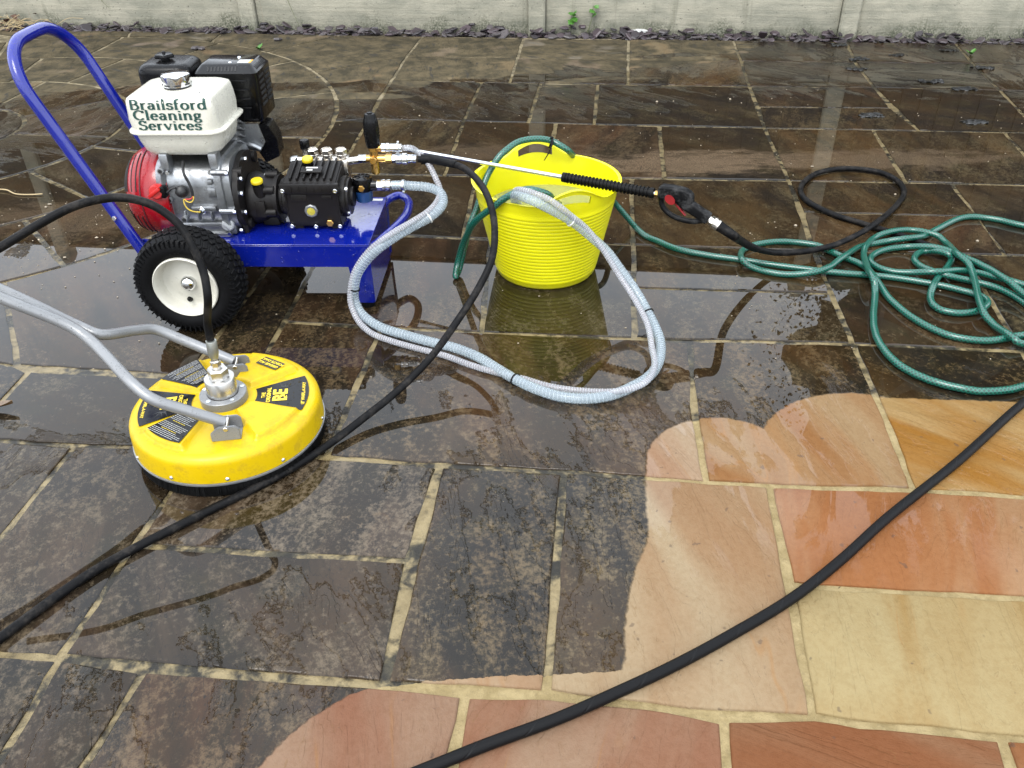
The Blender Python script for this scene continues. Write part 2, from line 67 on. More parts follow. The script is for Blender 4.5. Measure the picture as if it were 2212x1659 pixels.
GHOSE_PILE = [(0.442, 2.952, 0.01), (0.449, 2.929, 0.01), (0.459, 2.895, 0.01), (0.47, 2.86, 0.01), (0.481, 2.831, 0.01), (0.491, 2.812, 0.01), (0.501, 2.798, 0.01), (0.513, 2.786, 0.01), (0.525, 2.773, 0.01), (0.538, 2.757, 0.01), (0.551, 2.74, 0.01), (0.567, 2.723, 0.01), (0.584, 2.708, 0.01), (0.605, 2.694, 0.01), (0.628, 2.681, 0.01), (0.653, 2.669, 0.01), (0.677, 2.658, 0.01), (0.699, 2.648, 0.01), (0.72, 2.641, 0.01), (0.743, 2.633, 0.01), (0.77, 2.623, 0.01), (0.804, 2.609, 0.01), (0.842, 2.593, 0.01), (0.882, 2.577, 0.01), (0.92, 2.563, 0.01), (0.957, 2.55, 0.01), (0.993, 2.538, 0.01), (1.029, 2.527, 0.01), (1.066, 2.517, 0.01), (1.102, 2.508, 0.01), (1.139, 2.5, 0.01), (1.176, 2.492, 0.01), (1.212, 2.483, 0.01), (1.247, 2.471, 0.01), (1.283, 2.457, 0.01), (1.316, 2.442, 0.01), (1.346, 2.428, 0.01), (1.371, 2.415, 0.01), (1.392, 2.402, 0.01), (1.41, 2.389, 0.01), (1.426, 2.377, 0.01), (1.44, 2.367, 0.01), (1.45, 2.358, 0.01), (1.459, 2.349, 0.01), (1.465, 2.34, 0.01), (1.469, 2.33, 0.01), (1.471, 2.32, 0.01), (1.47, 2.31, 0.01), (1.466, 2.299, 0.01), (1.459, 2.288, 0.01), (1.448, 2.277, 0.01), (1.436, 2.266, 0.01), (1.422, 2.257, 0.01), (1.407, 2.25, 0.01), (1.39, 2.245, 0.01), (1.372, 2.241, 0.011), (1.356, 2.24, 0.011), (1.342, 2.242, 0.011), (1.328, 2.247, 0.011), (1.316, 2.253, 0.011), (1.307, 2.261, 0.011), (1.301, 2.271, 0.011), (1.298, 2.283, 0.011), (1.296, 2.296, 0.011), (1.298, 2.31, 0.011), (1.301, 2.325, 0.011), (1.306, 2.34, 0.013), (1.312, 2.354, 0.015), (1.319, 2.367, 0.019), (1.327, 2.38, 0.022), (1.339, 2.399, 0.024), (1.355, 2.423, 0.022), (1.373, 2.45, 0.019), (1.393, 2.476, 0.015), (1.412, 2.501, 0.013), (1.43, 2.522, 0.011), (1.445, 2.54, 0.011), (1.456, 2.555, 0.011), (1.465, 2.567, 0.011), (1.471, 2.575, 0.013), (1.474, 2.581, 0.016), (1.473, 2.584, 0.021), (1.47, 2.585, 0.026), (1.465, 2.587, 0.03), (1.461, 2.591, 0.032), (1.455, 2.598, 0.033), (1.448, 2.607, 0.031), (1.442, 2.618, 0.028), (1.436, 2.631, 0.023), (1.43, 2.642, 0.018), (1.42, 2.65, 0.014), (1.409, 2.652, 0.012), (1.398, 2.648, 0.011), (1.386, 2.639, 0.011), (1.375, 2.626, 0.011), (1.365, 2.612, 0.011), (1.358, 2.597, 0.011), (1.355, 2.582, 0.011), (1.355, 2.567, 0.011), (1.356, 2.549, 0.013), (1.36, 2.53, 0.015), (1.366, 2.508, 0.019), (1.376, 2.486, 0.022), (1.39, 2.468, 0.024), (1.407, 2.458, 0.022), (1.425, 2.453, 0.019), (1.444, 2.45, 0.015), (1.462, 2.445, 0.013), (1.478, 2.438, 0.011), (1.494, 2.428, 0.011), (1.509, 2.417, 0.011), (1.523, 2.406, 0.011), (1.535, 2.394, 0.011), (1.545, 2.382, 0.011), (1.552, 2.37, 0.011), (1.558, 2.358, 0.011), (1.563, 2.346, 0.011), (1.567, 2.337, 0.011), (1.569, 2.329, 0.011), (1.572, 2.317, 0.011), (1.576, 2.295, 0.011), (1.579, 2.25, 0.011), (1.58, 2.188, 0.013), (1.584, 2.131, 0.016), (1.593, 2.1, 0.02), (1.618, 2.11, 0.024), (1.658, 2.15, 0.025), (1.697, 2.206, 0.023), (1.72, 2.258, 0.019), (1.713, 2.298, 0.017), (1.684, 2.333, 0.018), (1.646, 2.36, 0.021), (1.613, 2.379, 0.026), (1.59, 2.391, 0.03), (1.574, 2.402, 0.031), (1.56, 2.414, 0.031), (1.547, 2.431, 0.028), (1.534, 2.452, 0.024), (1.519, 2.474, 0.02), (1.499, 2.488, 0.018), (1.474, 2.493, 0.02), (1.444, 2.485, 0.026), (1.41, 2.471, 0.032), (1.378, 2.461, 0.036), (1.354, 2.463, 0.034), (1.333, 2.474, 0.028), (1.313, 2.487, 0.02), (1.291, 2.497, 0.015), (1.272, 2.505, 0.012), (1.255, 2.512, 0.011), (1.242, 2.52, 0.011), (1.23, 2.529, 0.011), (1.221, 2.539, 0.011), (1.214, 2.55, 0.011), (1.209, 2.564, 0.011), (1.207, 2.578, 0.011), (1.208, 2.592, 0.011), (1.213, 2.605, 0.011), (1.22, 2.619, 0.011), (1.231, 2.632, 0.011), (1.243, 2.644, 0.011), (1.257, 2.655, 0.011), (1.274, 2.665, 0.011), (1.292, 2.673, 0.011), (1.311, 2.68, 0.011), (1.331, 2.684, 0.011), (1.352, 2.685, 0.013), (1.371, 2.681, 0.016), (1.388, 2.672, 0.021), (1.403, 2.661, 0.026), (1.418, 2.651, 0.03), (1.434, 2.641, 0.033), (1.449, 2.63, 0.034), (1.463, 2.616, 0.035), (1.476, 2.598, 0.035), (1.488, 2.579, 0.035), (1.5, 2.56, 0.035), (1.511, 2.54, 0.035), (1.522, 2.519, 0.036), (1.531, 2.497, 0.036), (1.538, 2.472, 0.038), (1.543, 2.446, 0.041), (1.546, 2.419, 0.043), (1.55, 2.393, 0.045), (1.555, 2.372, 0.045), (1.56, 2.357, 0.043), (1.565, 2.345, 0.039), (1.57, 2.331, 0.036), (1.576, 2.31, 0.033), (1.586, 2.279, 0.031), (1.598, 2.242, 0.029), (1.609, 2.204, 0.027), (1.614, 2.168, 0.026), (1.611, 2.132, 0.026), (1.604, 2.097, 0.025), (1.595, 2.069, 0.023), (1.581, 2.053, 0.019), (1.557, 2.048, 0.015), (1.521, 2.05, 0.013), (1.485, 2.054, 0.013), (1.456, 2.057, 0.015), (1.44, 2.058, 0.019), (1.433, 2.061, 0.023), (1.43, 2.068, 0.026), (1.428, 2.079, 0.026), (1.425, 2.095, 0.025), (1.424, 2.115, 0.021), (1.423, 2.136, 0.017), (1.422, 2.156, 0.014), (1.421, 2.173, 0.014), (1.418, 2.186, 0.016), (1.414, 2.198, 0.019), (1.412, 2.212, 0.023), (1.415, 2.232, 0.026), (1.421, 2.257, 0.027), (1.429, 2.286, 0.028), (1.438, 2.315, 0.028), (1.448, 2.343, 0.028), (1.458, 2.372, 0.028), (1.468, 2.401, 0.028), (1.477, 2.428, 0.028), (1.484, 2.453, 0.029), (1.49, 2.475, 0.031), (1.492, 2.493, 0.034), (1.491, 2.507, 0.039), (1.486, 2.52, 0.043), (1.481, 2.536, 0.046), (1.478, 2.555, 0.046), (1.479, 2.58, 0.043), (1.486, 2.609, 0.037), (1.496, 2.641, 0.028), (1.505, 2.67, 0.021), (1.509, 2.695, 0.016), (1.509, 2.716, 0.015), (1.506, 2.733, 0.017), (1.499, 2.746, 0.021), (1.488, 2.756, 0.024), (1.472, 2.768, 0.025), (1.453, 2.784, 0.024), (1.433, 2.798, 0.021), (1.411, 2.804, 0.021), (1.386, 2.799, 0.023), (1.358, 2.787, 0.026), (1.332, 2.775, 0.027), (1.311, 2.766, 0.026), (1.293, 2.758, 0.024), (1.274, 2.744, 0.022), (1.255, 2.724, 0.023), (1.238, 2.701, 0.025), (1.223, 2.679, 0.026), (1.211, 2.66, 0.026), (1.202, 2.641, 0.024), (1.194, 2.621, 0.023), (1.185, 2.595, 0.024), (1.177, 2.566, 0.028), (1.169, 2.534, 0.032), (1.16, 2.502, 0.037), (1.153, 2.471, 0.041), (1.149, 2.444, 0.044), (1.147, 2.422, 0.044), (1.146, 2.406, 0.041), (1.147, 2.396, 0.035), (1.147, 2.388, 0.027), (1.145, 2.376, 0.02), (1.14, 2.359, 0.015), (1.131, 2.334, 0.013), (1.119, 2.303, 0.011), (1.106, 2.271, 0.011), (1.094, 2.24, 0.011), (1.085, 2.213, 0.011), (1.076, 2.188, 0.011), (1.069, 2.163, 0.011), (1.064, 2.14, 0.011), (1.059, 2.117, 0.011), (1.057, 2.095, 0.011), (1.055, 2.074, 0.011), (1.056, 2.053, 0.011), (1.057, 2.032, 0.01), (1.06, 2.01, 0.01), (1.064, 1.99, 0.01), (1.07, 1.97, 0.01), (1.078, 1.953, 0.01), (1.088, 1.936, 0.01), (1.099, 1.92, 0.01), (1.111, 1.907, 0.01), (1.122, 1.895, 0.01), (1.133, 1.885, 0.011), (1.145, 1.876, 0.011), (1.159, 1.867, 0.011), (1.176, 1.859, 0.011), (1.195, 1.85, 0.011), (1.214, 1.844, 0.01), (1.232, 1.839, 0.01), (1.249, 1.837, 0.011), (1.265, 1.837, 0.011), (1.281, 1.838, 0.011), (1.296, 1.84, 0.011), (1.309, 1.842, 0.011), (1.32, 1.844, 0.011), (1.334, 1.849, 0.011), (1.358, 1.857, 0.011), (1.397, 1.867, 0.011), (1.447, 1.88, 0.011), (1.497, 1.897, 0.012), (1.536, 1.92, 0.015), (1.564, 1.955, 0.02), (1.586, 1.999, 0.028), (1.597, 2.039, 0.036), (1.595, 2.068, 0.04), (1.575, 2.083, 0.039), (1.542, 2.092, 0.032), (1.506, 2.096, 0.024), (1.477, 2.1, 0.017), (1.459, 2.102, 0.014), (1.445, 2.1, 0.012), (1.432, 2.096, 0.011), (1.416, 2.092, 0.011), (1.399, 2.088, 0.011), (1.381, 2.085, 0.011), (1.363, 2.084, 0.011), (1.344, 2.086, 0.011), (1.325, 2.09, 0.011), (1.304, 2.097, 0.011), (1.284, 2.106, 0.011), (1.266, 2.119, 0.011), (1.249, 2.137, 0.011), (1.234, 2.158, 0.011), (1.22, 2.182, 0.011), (1.208, 2.208, 0.011), (1.198, 2.235, 0.011), (1.19, 2.265, 0.011), (1.184, 2.296, 0.011), (1.179, 2.325, 0.011), (1.177, 2.354, 0.011), (1.176, 2.381, 0.013), (1.176, 2.405, 0.015), (1.173, 2.425, 0.019), (1.171, 2.443, 0.022), (1.17, 2.464, 0.024), (1.171, 2.488, 0.022), (1.174, 2.513, 0.019), (1.174, 2.535, 0.015), (1.173, 2.551, 0.013), (1.17, 2.563, 0.011), (1.165, 2.575, 0.011), (1.157, 2.588, 0.011), (1.147, 2.6, 0.011), (1.137, 2.612, 0.011), (1.127, 2.625, 0.011), (1.119, 2.637, 0.011), (1.11, 2.65, 0.011), (1.102, 2.663, 0.011), (1.094, 2.675, 0.011), (1.088, 2.687, 0.011), (1.082, 2.699, 0.01), (1.075, 2.71, 0.01), (1.063, 2.72, 0.01), (1.044, 2.729, 0.01), (1.021, 2.738, 0.01), (0.995, 2.745, 0.01), (0.971, 2.749, 0.011), (0.948, 2.75, 0.011), (0.926, 2.749, 0.011), (0.904, 2.745, 0.011), (0.884, 2.74, 0.011), (0.866, 2.734, 0.011), (0.848, 2.725, 0.011), (0.833, 2.715, 0.011), (0.82, 2.705, 0.011), (0.809, 2.695, 0.011), (0.801, 2.684, 0.011), (0.794, 2.671, 0.013), (0.788, 2.654, 0.015), (0.782, 2.634, 0.019), (0.778, 2.613, 0.023), (0.776, 2.594, 0.025), (0.778, 2.58, 0.025), (0.783, 2.572, 0.023), (0.79, 2.566, 0.019), (0.799, 2.559, 0.015), (0.81, 2.552, 0.013), (0.825, 2.542, 0.011), (0.842, 2.531, 0.011), (0.861, 2.521, 0.011), (0.88, 2.513, 0.011), (0.899, 2.508, 0.011), (0.917, 2.504, 0.012), (0.936, 2.501, 0.014), (0.954, 2.498, 0.017), (0.973, 2.496, 0.021), (0.993, 2.497, 0.024), (1.015, 2.505, 0.025), (1.037, 2.519, 0.025), (1.059, 2.538, 0.023), (1.078, 2.559, 0.023), (1.096, 2.578, 0.024), (1.115, 2.597, 0.024), (1.137, 2.62, 0.022), (1.16, 2.646, 0.019), (1.183, 2.671, 0.015), (1.204, 2.691, 0.013), (1.221, 2.703, 0.011), (1.237, 2.711, 0.011), (1.253, 2.717, 0.011), (1.27, 2.721, 0.011), (1.29, 2.725, 0.013), (1.311, 2.726, 0.016), (1.331, 2.724, 0.021), (1.351, 2.721, 0.025), (1.372, 2.721, 0.028), (1.397, 2.728, 0.027), (1.425, 2.741, 0.023), (1.45, 2.757, 0.018), (1.47, 2.774, 0.014), (1.485, 2.788, 0.012), (1.498, 2.802, 0.011), (1.516, 2.817, 0.011), (1.541, 2.836, 0.011), (1.571, 2.86, 0.011), (1.601, 2.883, 0.011), (1.627, 2.901, 0.011), (1.647, 2.913, 0.011), (1.664, 2.92, 0.011), (1.68, 2.925, 0.011), (1.697, 2.926, 0.011), (1.716, 2.924, 0.011), (1.735, 2.919, 0.01), (1.755, 2.911, 0.01), (1.774, 2.901, 0.01), (1.791, 2.89, 0.01), (1.807, 2.876, 0.01), (1.825, 2.86, 0.01), (1.848, 2.843, 0.01), (1.876, 2.824, 0.01), (1.906, 2.804, 0.01), (1.943, 2.78, 0.01), (1.993, 2.749, 0.01), (2.066, 2.704, 0.01), (2.157, 2.648, 0.01), (2.243, 2.595, 0.01), (2.303, 2.558, 0.01)]
SUCTION = [(-0.36, 2.549, 0.326), (-0.33, 2.548, 0.326), (-0.297, 2.541, 0.326), (-0.244, 2.535, 0.322), (-0.209, 2.51, 0.315), (-0.199, 2.48, 0.305), (-0.206, 2.441, 0.295), (-0.24, 2.416, 0.275), (-0.291, 2.397, 0.255), (-0.339, 2.349, 0.245), (-0.386, 2.315, 0.225), (-0.425, 2.308, 0.19), (-0.455, 2.302, 0.148), (-0.469, 2.296, 0.103), (-0.472, 2.294, 0.066), (-0.455, 2.273, 0.034), (-0.394, 2.216, 0.018), (-0.313, 2.167, 0.017), (-0.236, 2.126, 0.017), (-0.16, 2.089, 0.017), (-0.095, 2.04, 0.017), (-0.038, 1.977, 0.017), (0.009, 1.926, 0.017), (0.054, 1.886, 0.017), (0.12, 1.845, 0.017), (0.186, 1.831, 0.017), (0.254, 1.841, 0.017), (0.327, 1.885, 0.017), (0.38, 1.938, 0.017), (0.414, 2.013, 0.017), (0.428, 2.09, 0.02), (0.424, 2.148, 0.03), (0.407, 2.213, 0.05), (0.372, 2.277, 0.095), (0.333, 2.314, 0.14), (0.293, 2.349, 0.185), (0.242, 2.362, 0.23), (0.183, 2.351, 0.285), (0.118, 2.338, 0.33), (0.069, 2.342, 0.355), (0.02, 2.406, 0.345), (0.03, 2.47, 0.27), (0.03, 2.5, 0.17)]
BYPASS = [(-0.321, 2.587, 0.43), (-0.298, 2.586, 0.43), (-0.282, 2.601, 0.415), (-0.26, 2.593, 0.397), (-0.239, 2.571, 0.372), (-0.222, 2.544, 0.345), (-0.211, 2.526, 0.322), (-0.214, 2.482, 0.306), (-0.239, 2.422, 0.295), (-0.289, 2.389, 0.275), (-0.34, 2.336, 0.266), (-0.391, 2.316, 0.238), (-0.431, 2.313, 0.2), (-0.463, 2.303, 0.155), (-0.479, 2.289, 0.105), (-0.481, 2.274, 0.066), (-0.461, 2.242, 0.028), (-0.418, 2.192, 0.012), (-0.359, 2.15, 0.01), (-0.273, 2.104, 0.009), (-0.191, 2.062, 0.01), (-0.11, 2.007, 0.01), (-0.038, 1.968, 0.01), (0.009, 1.946, 0.01), (0.032, 1.937, 0.01), (0.101, 1.899, 0.01), (0.19, 1.875, 0.01), (0.277, 1.843, 0.03), (0.347, 1.869, 0.034), (0.39, 1.953, 0.03), (0.397, 2.053, 0.032), (0.396, 2.147, 0.05), (0.367, 2.236, 0.085), (0.324, 2.297, 0.135), (0.276, 2.344, 0.2), (0.231, 2.357, 0.255), (0.183, 2.339, 0.305), (0.148, 2.327, 0.34), (0.115, 2.338, 0.36), (0.072, 2.355, 0.372), (0.029, 2.399, 0.365), (0.02, 2.5, 0.29), (0.015, 2.53, 0.18)]
LANCE = [(-0.055, 2.687, 0.335), (0.8914, -0.453, -0.0095)]
LANCE_T = {'tip': -0.323, 'grip0': 0.252, 'grip1': 0.551, 'gun0': 0.564, 'gun1': 0.667}
CLEAN_F = [(-0.663, 1.583, 0.15), (-0.737, 1.567, 0.198), (-0.798, 1.559, 0.236), (-0.84, 1.58, 0.26), (-0.967, 1.693, 0.31), (-1.014, 1.712, 0.337), (-1.14, 1.703, 0.42)]
CLEAN_BK = [(-0.706, 1.839, 0.15), (-0.824, 1.859, 0.2), (-0.892, 1.86, 0.235), (-0.922, 1.816, 0.26), (-0.965, 1.735, 0.3), (-1.007, 1.733, 0.32), (-1.133, 1.688, 0.42)]
SAND = [(0.737, 3.547), (1.448, 3.548), (-0.075, 3.714), (-1.632, 3.096)]
DIRT_AT = [(2.03, 5.121), (1.751, 4.118), (2.258, 4.65), (2.371, 4.509), (2.64, 4.893), (2.187, 3.989), (1.949, 4.913), (2.028, 5.439), (2.613, 5.264), (2.283, 5.184)]
MISC = {'chip1': (-1.935, 5.637), 'chip2': (-1.891, 5.623), 'chip3': (-1.462, 5.823), 'weed1': (-1.532, 5.607), 'weed2': (2.701, 5.174), 'scrap': (0.865, 5.761), 'leaf': (-1.353, 1.852), 'twig': (-2.016, 3.35), 'straw': (-3.33, 6.196)}
# ------------------------------------------------------------------ helpers: shading
KALB = .76   # overall reflectance of the wet, dull surfaces
class NT:
    """small wrapper that writes node trees"""
    def __init__(s, name):
        s.m = bpy.data.materials.new(name); s.m.use_nodes = True
        s.t = s.m.node_tree; s.t.nodes.clear()
        s.out = s.n('ShaderNodeOutputMaterial')
    def n(s, typ, **kw):
        nd = s.t.nodes.new(typ)
        for k, v in kw.items(): setattr(nd, k, v)
        return nd
    def put(s, sock, v):
        if isinstance(v, bpy.types.NodeSocket): s.t.links.new(v, sock)
        elif v is not None:
            if hasattr(sock.default_value, '__len__') and not hasattr(v, '__len__'): v = [v] * len(sock.default_value)
            if hasattr(sock.default_value, '__len__') and len(sock.default_value) == 4 and len(v) == 3: v = (*v, 1)
            sock.default_value = v
    def math(s, op, a, b=None, c=None, clamp=False):
        nd = s.n('ShaderNodeMath', operation=op); nd.use_clamp = clamp
        for i, v in enumerate((a, b, c)):
            if v is not None: s.put(nd.inputs[i], v)
        return nd.outputs[0]
    def add(s, a, b): return s.math('ADD', a, b)
    def sub(s, a, b): return s.math('SUBTRACT', a, b)
    def mul(s, a, b): return s.math('MULTIPLY', a, b)
    def mx(s, a, b): return s.math('MAXIMUM', a, b)
    def mn(s, a, b): return s.math('MINIMUM', a, b)
    def step(s, v, lo, hi, a=0.0, b=1.0):
        nd = s.n('ShaderNodeMapRange', interpolation_type='SMOOTHSTEP'); nd.clamp = True
        s.put(nd.inputs['Value'], v); s.put(nd.inputs['From Min'], lo); s.put(nd.inputs['From Max'], hi)
        s.put(nd.inputs['To Min'], a); s.put(nd.inputs['To Max'], b)
        return nd.outputs[0]
    def mix(s, f, a, b, bt='MIX'):
        nd = s.n('ShaderNodeMix', data_type='RGBA', blend_type=bt)
        s.put(nd.inputs[0], f); s.put(nd.inputs[6], a); s.put(nd.inputs[7], b)
        return nd.outputs[2]
    def mixf(s, f, a, b):
        nd = s.n('ShaderNodeMix', data_type='FLOAT')
        s.put(nd.inputs[0], f); s.put(nd.inputs[2], a); s.put(nd.inputs[3], b)
        return nd.outputs[0]
    def noise(s, vec, scale, detail=4, rough=.5, dist=0.0):
        nd = s.n('ShaderNodeTexNoise'); s.put(nd.inputs['Vector'], vec)
        s.put(nd.inputs['Scale'], scale); nd.inputs['Detail'].default_value = detail
        nd.inputs['Roughness'].default_value = rough; nd.inputs['Distortion'].default_value = dist
        return nd.outputs['Fac']
    def voro(s, vec, scale, feature='F1', rnd=1.0):
        nd = s.n('ShaderNodeTexVoronoi', feature=feature); s.put(nd.inputs['Vector'], vec)
        nd.inputs['Scale'].default_value = scale; nd.inputs['Randomness'].default_value = rnd
        return nd
    def vmath(s, op, a, b=None):
        nd = s.n('ShaderNodeVectorMath', operation=op); s.put(nd.inputs[0], a)
        if b is not None: s.put(nd.inputs[1], b)
        return nd.outputs['Value'] if op in ('LENGTH', 'DISTANCE', 'DOT_PRODUCT') else nd.outputs[0]
    def pos(s):
        if not hasattr(s, '_g'): s._g = s.n('ShaderNodeNewGeometry')
        return s._g.outputs['Position']
    def sep(s, v):
        nd = s.n('ShaderNodeSeparateXYZ'); s.put(nd.inputs[0], v); return nd.outputs
    def comb(s, x, y, z):
        nd = s.n('ShaderNodeCombineXYZ')
        for i, v in enumerate((x, y, z)): s.put(nd.inputs[i], v)
        return nd.outputs[0]
    def oinfo(s):
        if not hasattr(s, '_o'): s._o = s.n('ShaderNodeObjectInfo')
        return s._o.outputs
    def uv(s):
        return s.n('ShaderNodeUVMap').outputs[0]
    def bump(s, h, strength=1.0, dist=0.01, normal=None):
        nd = s.n('ShaderNodeBump'); s.put(nd.inputs['Height'], h); s.put(nd.inputs['Strength'], strength)
        nd.inputs['Distance'].default_value = dist
        if normal is not None: s.put(nd.inputs['Normal'], normal)
        return nd.outputs[0]
    def bsdf(s, **kw):
        if kw.get('Metallic', 0) < .5 and 'Transmission_Weight' not in kw: kw['Base_Color'] = s.mix(1.0, kw['Base_Color'], (KALB,) * 3, 'MULTIPLY')
        nd = s.n('ShaderNodeBsdfPrincipled')
        for k, v in kw.items(): s.put(nd.inputs[k.replace('_', ' ')], v)
        s.t.links.new(nd.outputs[0], s.out.inputs['Surface'])
        return nd

MATS = {}
def pm(name, col, rough=.5, metal=0.0, var=.12, drops=0.0, dscale=160, coat=0.0, grain=0.0, gscale=300, spec=.5, dirt=0.0, dirtcol=(.05, .04, .03), sss=0):
    """painted, plastic, rubber or metal surface with small unevenness and rain drops"""
    t = NT(name); p = t.pos()
    n = t.noise(p, 14, 5, .6)
    c = t.mix(t.step(n, .3, .7), tuple(v * (1 - var) for v in col), tuple(min(1, v * (1 + var * .6)) for v in col))
    r = t.add(t.mul(t.sub(t.noise(p, 45, 4, .6), .5), .25), rough)
    h = None
    if dirt:
        dm = t.step(t.add(t.noise(p, 22, 6, .65), t.mul(t.noise(p, 160, 3), .3)), .62, .82)
        c = t.mix(t.mul(dm, dirt), c, dirtcol); r = t.mixf(t.mul(dm, dirt), r, .8)
    if grain: h = t.mul(t.noise(p, gscale, 3, .6), grain)
    if drops:
        v1 = t.voro(p, dscale); v2 = t.voro(t.vmath('ADD', p, (3.1, 1.7, 2.3)), dscale * 2.3)
        keep = t.step(t.noise(p, 25, 2), .44, .56)
        sel1 = t.math('GREATER_THAN', t.sep(v1.outputs['Color'])[0], 1 - drops)
        sel2 = t.math('GREATER_THAN', t.sep(v2.outputs['Color'])[0], 1 - drops)
        d1 = t.mul(t.step(v1.outputs['Distance'], .34, .12), sel1)
        d2 = t.mul(t.mul(t.step(v2.outputs['Distance'], .36, .12), .5), sel2)
        d = t.mul(t.mx(d1, d2), keep)
        h = t.add(t.mul(d, .0016), h) if h is not None else t.mul(d, .0016)
        r = t.mixf(t.step(d, .05, .2), r, .04)
    nm = t.bump(h, 1.0, 1.0) if h is not None else None
    b = t.bsdf(Base_Color=c, Roughness=r, Metallic=metal, Normal=nm, Specular_IOR_Level=spec, Coat_Weight=coat, Coat_Roughness=.06)
    MATS[name] = t.m
    return t.m

# ------------------------------------------------------------------ helpers: geometry
def V(*a): return Vector(a if len(a) > 1 else a[0])
def basis(axis):
    z = Vector(axis).normalized()
    x = Vector((0, 0, 1)).cross(z)
    if x.length < 1e-4: x = Vector((1, 0, 0))
    x.normalize(); return x, z.cross(x), z
def quadstrip(bm, rings, closed=True, cap0=False, cap1=False):
    for a, b in zip(rings, rings[1:]):
        n = len(a)
        for i in range(n if closed else n - 1):
            try: bm.faces.new((a[i], a[(i + 1) % n], b[(i + 1) % n], b[i]))
            except ValueError: pass
    if cap0: bm.faces.new(list(reversed(rings[0])))
    if cap1: bm.faces.new(rings[-1])
def ring(bm, pts): return [bm.verts.new(p) for p in pts]
def box(bm, lo, hi, bev=0.0, seg=2, mat=None):
    lo, hi = Vector(lo), Vector(hi)
    r = bmesh.ops.create_cube(bm, size=1)
    vs = r['verts']
    for v in vs:
        v.co = Vector(((v.co.x + .5) * (hi.x - lo.x) + lo.x, (v.co.y + .5) * (hi.y - lo.y) + lo.y, (v.co.z + .5) * (hi.z - lo.z) + lo.z))
    if bev:
        es = list({e for v in vs for e in v.link_edges})
        r2 = bmesh.ops.bevel(bm, geom=es, offset=bev, segments=seg, affect='EDGES', profile=.5)
        vs = list({v for f in r2['faces'] for v in f.verts} | {v for v in vs if v.is_valid})
    if mat is not None:
        for v in vs: v.co = mat @ v.co
    return vs
def obox(bm, c, size, axis_x, axis_z=(0, 0, 1), bev=0.0, seg=2):
    x = Vector(axis_x).normalized(); z = Vector(axis_z); z = (z - x * z.dot(x)).normalized(); y = z.cross(x)
    m = Matrix((x, y, z)).transposed().to_4x4(); m.translation = Vector(c)
    s = Vector(size) * .5
    return box(bm, -s, s, bev, seg, m)
def lathe(bm, prof, o, axis, seg=32, cap=True):
    """prof: (radius, distance along axis)"""
    x, y, z = basis(axis); o = Vector(o); rings = []
    for r, t in prof:
        rings.append(ring(bm, [o + z * t + (x * cos(2 * pi * i / seg) + y * sin(2 * pi * i / seg)) * max(r, 1e-5) for i in range(seg)]))
    quadstrip(bm, rings, True, cap, cap)
    return rings
def cyl(bm, p0, p1, r0, r1=None, seg=20, bev=0.0):
    p0, p1 = Vector(p0), Vector(p1); L = (p1 - p0).length; r1 = r0 if r1 is None else r1
    if bev: pr = [(r0 - bev, 0), (r0, bev), (r1, L - bev), (r1 - bev, L)]
    else: pr = [(r0, 0), (r1, L)]
    lathe(bm, pr, p0, p1 - p0, seg)
def hexn(bm, p, axis, r, h):
    lathe(bm, [(r, 0), (r, h * .8), (r * .86, h)], p, axis, 6)
def spline(P, m=6):
    P = [Vector(p) for p in P]; o = []
    for i in range(len(P) - 1):
        p0, p1, p2, p3 = P[max(i - 1, 0)], P[i], P[i + 1], P[min(i + 2, len(P) - 1)]
        # centripetal tangents keep uneven spacing smooth
        d1 = max((p1 - p0).length, 1e-4) ** .5; d2 = max((p2 - p1).length, 1e-4) ** .5; d3 = max((p3 - p2).length, 1e-4) ** .5
        m1 = (p2 - p1) if i == 0 else ((p1 - p0) / d1 - (p2 - p0) / (d1 + d2) + (p2 - p1) / d2) * d2
        m2 = (p2 - p1) if i == len(P) - 2 else ((p2 - p1) / d2 - (p3 - p1) / (d2 + d3) + (p3 - p2) / d3) * d2
        for j in range(m):
            t = j / m
            o.append(p1 * (2 * t**3 - 3 * t**2 + 1) + m1 * (t**3 - 2 * t**2 + t) + p2 * (-2 * t**3 + 3 * t**2) + m2 * (t**3 - t**2))
    o.append(P[-1]); return o
def frames(P):
    T = [(P[min(i + 1, len(P) - 1)] - P[max(i - 1, 0)]).normalized() for i in range(len(P))]
    n = Vector((0, 0, 1)); n = n - T[0] * n.dot(T[0])
    if n.length < .1: n = Vector((1, 0, 0)) - T[0] * T[0].x
    n.normalize(); F = []
    for i, t in enumerate(T):
        n = (n - t * n.dot(t)).normalized(); F.append((t, n, t.cross(n)))
    return F
def tube(bm, P, r, seg=12, rf=None, cap=True):
    """round hose or bent pipe along points; uv = (turn, metres along)"""
    P = [Vector(p) for p in P]; F = frames(P); L = 0; rings = []; ls = []
    for i, p in enumerate(P):
        if i: L += (p - P[i - 1]).length
        ls.append(L); rr = r if rf is None else rf(L, i / (len(P) - 1)); t, n, b = F[i]
        rings.append(ring(bm, [p + (n * cos(2 * pi * k / seg) + b * sin(2 * pi * k / seg)) * rr for k in range(seg)]))
    uvl = bm.loops.layers.uv.verify()
    for i in range(len(rings) - 1):
        for k in range(seg):
            k2 = (k + 1) % seg
            f = bm.faces.new((rings[i][k], rings[i][k2], rings[i + 1][k2], rings[i + 1][k]))
            for lp, (u, v) in zip(f.loops, ((k, i), (k + 1, i), (k + 1, i + 1), (k, i + 1))): lp[uvl].uv = (u / seg, ls[v])
    if cap:
        bm.faces.new(list(reversed(rings[0]))); bm.faces.new(rings[-1])
    return L
